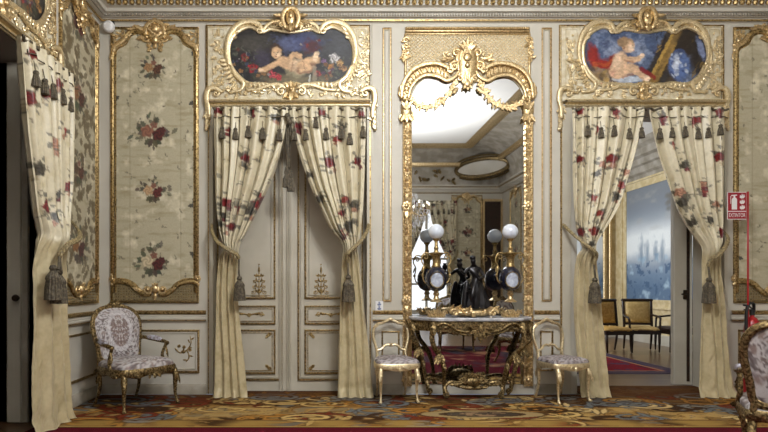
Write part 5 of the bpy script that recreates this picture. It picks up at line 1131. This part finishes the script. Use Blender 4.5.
# ------------------------------------------------------------------ small things on the wall
t = thing('extinguisher_stand', 'red post carrying the EXTINTOR sign beside the right-hand curtain', 'sign', (W(748, 300, -.22)[0], -.22, 0))
g = MB(); x, y = t.location[0], -.22; g.box((x - .06, y - .10, 0), (x + .36, y + .18, .04)); g.box((x + .06, y - .04, .04), (x + .34, y + .16, .2)); g.build('base', M['red'], t)
zt = W(748, 192, -.22)[2]; g = MB(); g.tube([(x, y, .02), (x, y, zt)], .0095, 8); g.build('post', M['red'], t)
a, b = W(727.5, 219.5, -.24), W(746.5, 192, -.24)
g = MB(); g.box((a[0], -.238, a[2]), (b[0], -.234, b[2])); sp_ = g.build('sign_plate', M['white'], t)
g = MB(); w = b[0] - a[0]; hh = b[2] - a[2]; zl = a[2] + hh * .30
g.box((a[0] + .006, -.2405, zl + .004), (b[0] - .004, -.2382, b[2] - .006)); g.box((a[0] + .006, -.2405, a[2] + .008), (b[0] - .004, -.2382, zl - .006)); g.build('red_field', M['signred'], sp_)
g = MB(); g.box((b[0], -.238, a[2]), (b[0] + .006, -.13, b[2])); g.build('side_flap', M['signred'], t)
g = MB(); yy = -.2412; ex = a[0] + w * .36
def poly(pts): g.plate2 = None; g.add([(px_, yy, pz_) for px_, pz_ in pts] + [(px_, yy + .001, pz_) for px_, pz_ in pts], [tuple(range(len(pts)))[::-1]] + [(i, (i + 1) % len(pts), len(pts) + (i + 1) % len(pts), len(pts) + i) for i in range(len(pts))])
zb = zl + .02; eh = hh * .46
poly([(ex - .030, zb), (ex + .030, zb), (ex + .030, zb + eh * .8), (ex + .018, zb + eh * .93), (ex - .018, zb + eh * .93), (ex - .030, zb + eh * .8)])
poly([(ex - .010, zb + eh * .93), (ex + .010, zb + eh * .93), (ex + .010, zb + eh * 1.08), (ex - .010, zb + eh * 1.08)]); poly([(ex - .036, zb + eh * 1.06), (ex + .030, zb + eh * 1.10), (ex + .030, zb + eh * 1.18), (ex - .036, zb + eh * 1.14)])
poly([(ex - .044, zb + eh * .45), (ex - .038, zb + eh * .45), (ex - .038, zb + eh * 1.06), (ex - .044, zb + eh * 1.06)])
fx = a[0] + w * .78
for k in range(3): q = zb + k * .062; poly([(fx - .03, q + .012), (fx - .012, q), (fx + .016, q + .004), (fx + .03, q + .024), (fx + .016, q + .052), (fx + .010, q + .03), (fx - .004, q + .056), (fx - .012, q + .03), (fx - .026, q + .042)])
g.build('pictogram', M['white'], sp_)
cu = bpy.data.curves.new('lettering', 'FONT'); cu.body = 'EXTINTOR'; cu.align_x = 'CENTER'; cu.align_y = 'CENTER'; cu.size = 1; cu.extrude = .004; tmp = bpy.data.objects.new('lettering', cu); COL.objects.link(tmp)
me = bpy.data.meshes.new_from_object(tmp.evaluated_get(bpy.context.evaluated_depsgraph_get())); bpy.data.objects.remove(tmp)
vv = np.array([v.co[:] for v in me.vertices]); k = w * .86 / (vv[:, 0].max() - vv[:, 0].min()); vv[:, 0] *= k; vv[:, 1] *= .062
g = MB(); g.add(np.stack([vv[:, 0] + (a[0] + b[0]) / 2, -.2412 - vv[:, 2] * .1, vv[:, 1] + (a[2] + .008 + zl - .006) / 2], 1), [tuple(p_.vertices) for p_ in me.polygons]); g.build('lettering', M['white'], sp_, sharp=10)

ex, ey = W(759, 330, -.30)[0] + .03, -.16
t = thing('fire_extinguisher', 'red fire extinguisher with black hose behind the right-hand armchair', 'fire extinguisher', (ex, ey, .2))
zE = .2
g = MB(); g.lathe([(.004, 0), (.072, .004), (.08, .03), (.08, .58), (.07, .66), (.045, .70), (.022, .72), (.022, .74), (.004, .74)], (ex, ey, zE), 28); g.build('cylinder', M['red'], t)
g = MB(); g.lathe([(.004, .735), (.026, .735), (.026, .79), (.016, .80), (.004, .80)], (ex, ey, zE), 14); g.box((ex - .09, ey - .012, zE + .79), (ex + .02, ey + .012, zE + .805)); g.tube([(ex + .015, ey, zE + .80), (ex - .04, ey, zE + .84), (ex - .10, ey, zE + .85)], .010, 7); g.build('valve', M['black'], t)
g = MB(); g.tube(cr(np.array([(ex + .02, ey, zE + .775), (ex - .0, ey - .02, zE + .86), (ex - .07, ey - .05, zE + .87), (ex - .11, ey - .06, zE + .78), (ex - .115, ey - .06, zE + .55), (ex - .10, ey - .05, zE + .32)]), 8), .0165, 8); g.tube([(ex - .10, ey - .05, zE + .32), (ex - .10, ey - .05, zE + .18)], [.018, .03], 9); g.build('hose', M['black'], t)

x0, z0 = W(375.3, 310.8)[0], W(375, 310.8)[2]; x1, z1 = W(383, 301)[0], W(383, 301)[2]
t = thing('wall_plaque', 'small white plaque on the wall above the left side chair', 'plaque', ((x0 + x1) / 2, 0, z0))
g = MB(); g.box((x0, -.02, z0), (x1, -.014, z1)); g.box((x0 + .01, -.0145, z0 + .01), (x1 - .01, -.001, z1 - .01)); g.build('plate', M['white'], t)
g = MB(); cxq = (x0 + x1) / 2
for zc in (z0 + (z1 - z0) * .28, z0 + (z1 - z0) * .72): g.ell((cxq, -.0205, zc + .016), (.011, .002, .011), 10, 5); g.ell((cxq, -.0205, zc - .008), (.024, .002, .014), 10, 5)
g.build('symbols', M['signgrey'], t)
c = W(108.6, 26.5, -.06); t = thing('smoke_detector', 'round white detector fixed beside the crest of the corner panel', 'detector', (c[0] + .05, 0, c[2]))
g = MB(); prof = [(.002, .065), (.03, .064), (.034, .058), (.038, .064), (.055, .058), (.066, .04), (.068, .02), (.066, .0), (.002, .0)]
g.lathe(prof, (0, 0, 0), 28); g.v = [np.stack([v[:, 0], -v[:, 2], v[:, 1]], 1) + np.array((c[0], -.035, c[2])) for v in g.v]; g.build('housing', M['white'], t)
g = MB(); g.box((c[0] - .02, -.036, c[2] - .03), (c[0] + .05, 0, c[2] + .085)); g.build('mount', M['black'], t)

# ------------------------------------------------------------------ the next room's furnishings
def canvas(name, label, mapf, nu, nv, seed):
    t = None
    U, V = np.meshgrid(np.linspace(0, 1, nu), np.linspace(0, 1, nv), indexing='ij'); u, v = U.ravel(), V.ravel(); p = Paint(u * 100, v * 100, (128, 142, 158))
    x, y = p.x, p.y; n = fbm(x / 16, y / 10, seed); n2 = fbm(x / 5, y / 6, seed + 2)
    p.mix((y - 52) / 40, (126, 132, 138)); p.mix(np.exp(-((y - 50) / 16) ** 2) * (.9 + .6 * n), (226, 230, 228)); p.mix((40 - y + 22 * (n - .5)) / 22, (112, 134, 156)); p.mix((22 - y + 18 * (n2 - .5)) / 10, (92, 116, 142)); p.mix((n2 - .62) * 6 * (y < 40), (160, 184, 200)); p.mix((n2 < .34) * (y < 34) * .8, (60, 88, 120)); p.mix((n - .6) * 3 * (y > 60), (164, 164, 160))
    R = random.Random(seed)
    for k in range(9): a_ = 18 + k * 8 + R.uniform(-3, 3); p.ell(a_, 42 + R.uniform(-3, 4), 2.2, R.uniform(5, 11), (96, 120, 142), 0, .6, .7, .4)
    for k in range(60): p.ell(R.gauss(82, 11), R.gauss(86, 9), R.uniform(2, 6), R.uniform(2, 5), R.choice(((62, 66, 66), (82, 86, 82), (50, 54, 58))), R.uniform(0, 3), .5, .8, .3)
    p.stroke([(86, 96), (78, 84), (66, 72), (56, 70)], 1.2, (70, 68, 64), .9); p.stroke([(96, 62), (92, 80), (90, 98)], 1.8, (62, 58, 54), .9)
    for k in range(14): p.ell(R.gauss(52, 4), R.gauss(84, 6), 2.5, 2, (112, 108, 100), 0, .5, .7)
    mb = MB(); mb.grid(mapf(U, V)); return mb, p.c
zc0, zc1 = .97, 3.50
ya_, yb_ = 3.3, 6.72
t = thing('landscape_canvas', 'large pale blue landscape painting seen through the open doorway', 'painting', (NX1, 5.0, zc0))
mb, c = canvas('c', '', lambda U, V: np.stack([U * 0 + NX1 - .03, yb_ + (ya_ - yb_) * U, zc0 + (zc1 - zc0) * V], -1), 150, 120, 61); mb.build('canvas', M['canvas'], t, colors=c)
g = MB()
for d0, d1, h in ((0, .05, .05), (.05, .16, .035), (.16, .20, .06)):
    g.box((NX1 - h, yb_ + d0, zc0 - d1), (NX1, yb_ + d1, zc1 + d1)); g.box((NX1 - h, ya_ - d1, zc0 - d1), (NX1, ya_ - d0, zc1 + d1)); g.box((NX1 - h, ya_ - d1, zc1 + d0), (NX1, yb_ + d1, zc1 + d1)); g.box((NX1 - h, ya_ - d1, zc0 - d1), (NX1, yb_ + d1, zc0 - d0))
g.build('frame', M['cream'], t)
t = thing('landscape_canvas', 'narrow strip of a second blue painting just right of the left doorway curtain', 'painting', (6.2, NY1, zc0))
mb, c = canvas('c', '', lambda U, V: np.stack([5.5 + 1.42 * U, U * 0 + NY1 - .03, zc0 + (zc1 - zc0) * V], -1), 80, 90, 77); mb.build('canvas', M['canvas'], t, colors=c)
g = MB(); g.box((5.42, NY1 - .06, zc0 - .08), (5.5, NY1, zc1 + .08)); g.box((6.92, NY1 - .06, zc0 - .08), (6.96, NY1, zc1 + .08)); g.box((5.5, NY1 - .06, zc0 - .08), (6.92, NY1, zc0)); g.box((5.5, NY1 - .06, zc1), (6.92, NY1, zc1 + .08)); g.build('frame', M['cream'], t)
def yellow_chair(label, loc, rz, arms, fabric):
    t = thing('empire_chair', label, 'chair', (0, 0, 0), 'dark-framed chairs in the next room'); G = M['darkwood']
    mb = MB(); o = crc(np.array([(-.25, -.25), (0, -.26), (.25, -.25), (.25, 0), (.24, .22), (0, .23), (-.24, .22), (-.25, 0)]), 5); mb.dome(np.concatenate([o, np.full((len(o), 1), .45)], 1), (0, 0, .05), (0, 0, -.03), 8, .4); mb.build('seat', fabric, t)
    g = MB(); g.box((-.27, -.27, .35), (.27, -.245, .43)); g.box((-.26, .215, .35), (.26, .24, .43)); g.box((-.27, -.27, .35), (-.245, .24, .43)); g.box((.245, -.27, .35), (.27, .24, .43)); g.build('seat_rail', G, t)
    for s in (-1, 1):
        g = MB(); g.tube([(s * .245, -.245, .36), (s * .245, -.25, .2), (s * .24, -.255, .02)], [.026, .023, .014], 8); g.build('leg', G, t)
        g = MB(); g.tube([(s * .24, .225, .36), (s * .24, .25, .2), (s * .24, .30, .02)], [.024, .022, .016], 8); g.build('leg', G, t)
    g = MB()
    def L(x, z): return np.array((x, .225 + (z - .42) * .16, z))
    for s in (-1, 1): g.tube([L(s * .245, .36), L(s * .25, .7), L(s * .255, .99)], .024, 8)
    g.tube([L(-.27, .99), L(.27, .99)], .028, 8); g.tube([L(-.24, .52), L(.24, .52)], .022, 8); g.build('back_frame', G, t)
    mb = MB(); mb.dome([L(x, z) for x, z in ((-.225, .54), (0, .54), (.225, .54), (.225, .75), (.225, .965), (0, .965), (-.225, .965), (-.225, .75))], (0, -.05, .008), (0, .03, 0), 8, .4); mb.build('back_pad', fabric, t)
    if arms:
        for s in (-1, 1): g = MB(); g.tube(cr(np.array([L(s * .25, .70), (s * .275, .12, .69), (s * .285, -.08, .67), (s * .275, -.2, .655), (s * .262, -.23, .58), (s * .258, -.235, .42)]), 5), .02, 8); g.build('arm', G, t)
    t.location = loc; t.rotation_euler = (0, 0, rz)
yellow_chair('yellow silk chair with dark frame beside the left doorway curtain', (5.50, 4.15, 0), math.radians(4), False, M['yellow'])
yellow_chair('yellow silk armchair with dark arms, second from the left beyond the doorway', (6.15, 4.30, 0), math.radians(-15), True, mat('pale_yellow_silk', C(222, 192, 130), .5, col2=C(204, 170, 104), nscale=26))
yellow_chair('dark armchair half hidden by the open door leaf', (6.79, 4.25, 0), math.radians(-90), True, M['darkwood'])
RX0, RX1, RY0, RY1 = 1.6, 5.3, 1.5, 6.4
gx, gy = np.meshgrid(np.linspace(RX0, RX1, 150), np.linspace(RY0, RY1, 130), indexing='ij'); x, y = gx.ravel(), gy.ravel(); p = Paint(x, y, (128, 26, 40)); n = fbm(x * 5, y * 5, 91)
bd = np.minimum.reduce([x - RX0, RX1 - x, y - RY0]); p.mix((n - .60) * 8, (92, 30, 50)); p.mix((n < .34) * .8, (70, 62, 88)); p.mix((bd < .26) * 1.0, (62, 58, 80)); p.mix(((bd < .26) & (n > .52)) * .8, (112, 84, 92)); p.mix(((bd < .16)) * .9, (84, 72, 84)); p.mix((np.abs(bd - .26) < .03) * 1.0, (180, 130, 90))
mb = MB(); mb.grid(np.stack([gx, gy, gx * 0 + .006], -1)); ed = [(RX0, RY0), (RX1, RY0), (RX1, RY1), (RX0, RY1)]; pc = np.concatenate([p.c, np.tile(lin((62, 58, 80)), (8, 1))]); mb.grid([[(a_, b_, z_) for a_, b_ in ed] for z_ in (.006, -.0005)], cv=True)
rg = mb.build('rug', M['carpet'], colors=pc, origin=(3.4, 4, 0)); tag(rg, 'dark red and blue rug on the wooden floor of the next room', 'rug')

# ------------------------------------------------------------------ what the mirror shows: rear wall and chandelier
def to_rear(src, x, label):
    c = copy_tree(src); c['label'] = label; c.location = (x, Y0 - src.location.y, src.location.z); c.rotation_euler = (0, 0, PI); return c

dcx = px2x(290)
for s in (c1, c2):
    q = to_rear(s, WIN_X[0] - (s.location.x - dcx) * 1.12, 'window curtain seen only in the mirror, drawn to the %s' % ('right of the window light' if s is c1 else 'left of the window light')); q.scale = (1.12, 1, 1.24)
srcp = [o for o in SC.objects if o.name == 'brocade_panel'][0]
q = copy_tree(srcp); q['label'] = 'brocade panel seen only in the mirror, near its right edge'; q.location = (X1, -10.9, srcp.location.z); q.rotation_euler = (0, 0, -PI / 2)
to_rear(srcp, 4.75 + .0, 'brocade panel seen only in the mirror, right of the window curtain')
mb = MB(); mb.box((5.32, Y0, 0), (5.88, Y0 + .05, 4.1)); dr = mb.build('door_4', M['darkwood'], kind='structure')
g = MB(); g.box((5.27, Y0, 0), (5.33, Y0 + .08, 4.15)); g.box((5.87, Y0, 0), (5.93, Y0 + .08, 4.15)); g.box((5.27, Y0, 4.09), (5.93, Y0 + .09, 4.17)); g.build('gilt_surround', M['gold'], dr)

def chandelier(HX, HY, HZ, label, up, glow, drops=True):
    t = thing('chandelier', label, 'chandelier', (HX, HY, HZ), 'crystal chandeliers')
    st = 5.63 - HZ
    g = MB(); g.lathe([(.004, -.45), (.03, -.42), (.05, -.36), (.02, -.3), (.03, -.1), (.06, 0), (.03, .1), (.025, .3), (.07, .38), (.03, .45), (.012, .5), (.012, st - .06), (.08, st - .04), (.08, st)], (HX, HY, HZ), 16); g.build('stem', M['gold'], t)
    for k in range(10):
        a = k * 2 * PI / 10; d = np.array((math.cos(a), math.sin(a), 0)); c0 = np.array((HX, HY, HZ)); g = MB()
        g.tube(cr(np.array([c0 + d * .05, c0 + d * .2 + (0, 0, -.12), c0 + d * .4 + (0, 0, -.08), c0 + d * .46 + (0, 0, .04)]), 5), .011, 7); g.lathe([(.004, 0), (.04, .005), (.045, .02), (.013, .025), (.013, .11), (.004, .112)], c0 + d * .46 + (0, 0, .04), 12); ar = g.build('arm', M['gold'], t)
        g = MB(); g.lathe([(.003, 0), (.012, .012), (.014, .025), (.007, .05), (.001, .065)], c0 + d * .46 + (0, 0, .15), 10); g.build('bulb', M['bulb'], ar)
    g = MB(); R = random.Random(2)
    for r, z, n, dr_ in ((.46, -.02, 60, .12), (.36, -.16, 46, .10), (.24, -.28, 34, .1), (.12, -.38, 20, .1), (.30, .22, 40, .1), (.16, .40, 26, .1)):
        for k in range(n):
            a = k * 2 * PI / n; x, y = HX + r * math.cos(a), HY + r * math.sin(a); g.lathe([(.001, -.06), (.013, -.035), (.008, -.005), (.001, 0)], (x, y, HZ + z - R.uniform(0, dr_) * (k % 3)), 6); g.ell((x, y, HZ + z + .015), (.011,) * 3, 6, 4)
    dd = g.build('crystal_drops', M['crystal'], t, sharp=5); dd['kind'] = 'stuff'
    if up: area('chandelier_glow', (HX, HY, HZ + .45), (PI, 0, 0), 1.0, 1.0, up, (.97, .98, 1))
    if glow:  # key light, used only by the added chandelier out of view
        l = bpy.data.lights.new('added_key_light', 'POINT'); l.energy = glow; l.color = (.96, .98, 1); l.shadow_soft_size = .4
        o = bpy.data.objects.new('added_key_light', l); o.location = (HX, HY, HZ - .58); COL.objects.link(o)
chandelier(2.15, -7.5, 3.15, 'crystal chandelier glimpsed at the left edge of the mirror', 330, 0)
chandelier(1.08, -3.6, 4.72, 'added crystal chandelier, unseen above the view, over the middle of the room', 0, 450)  # unseen fixture added to carry the main light on the back wall
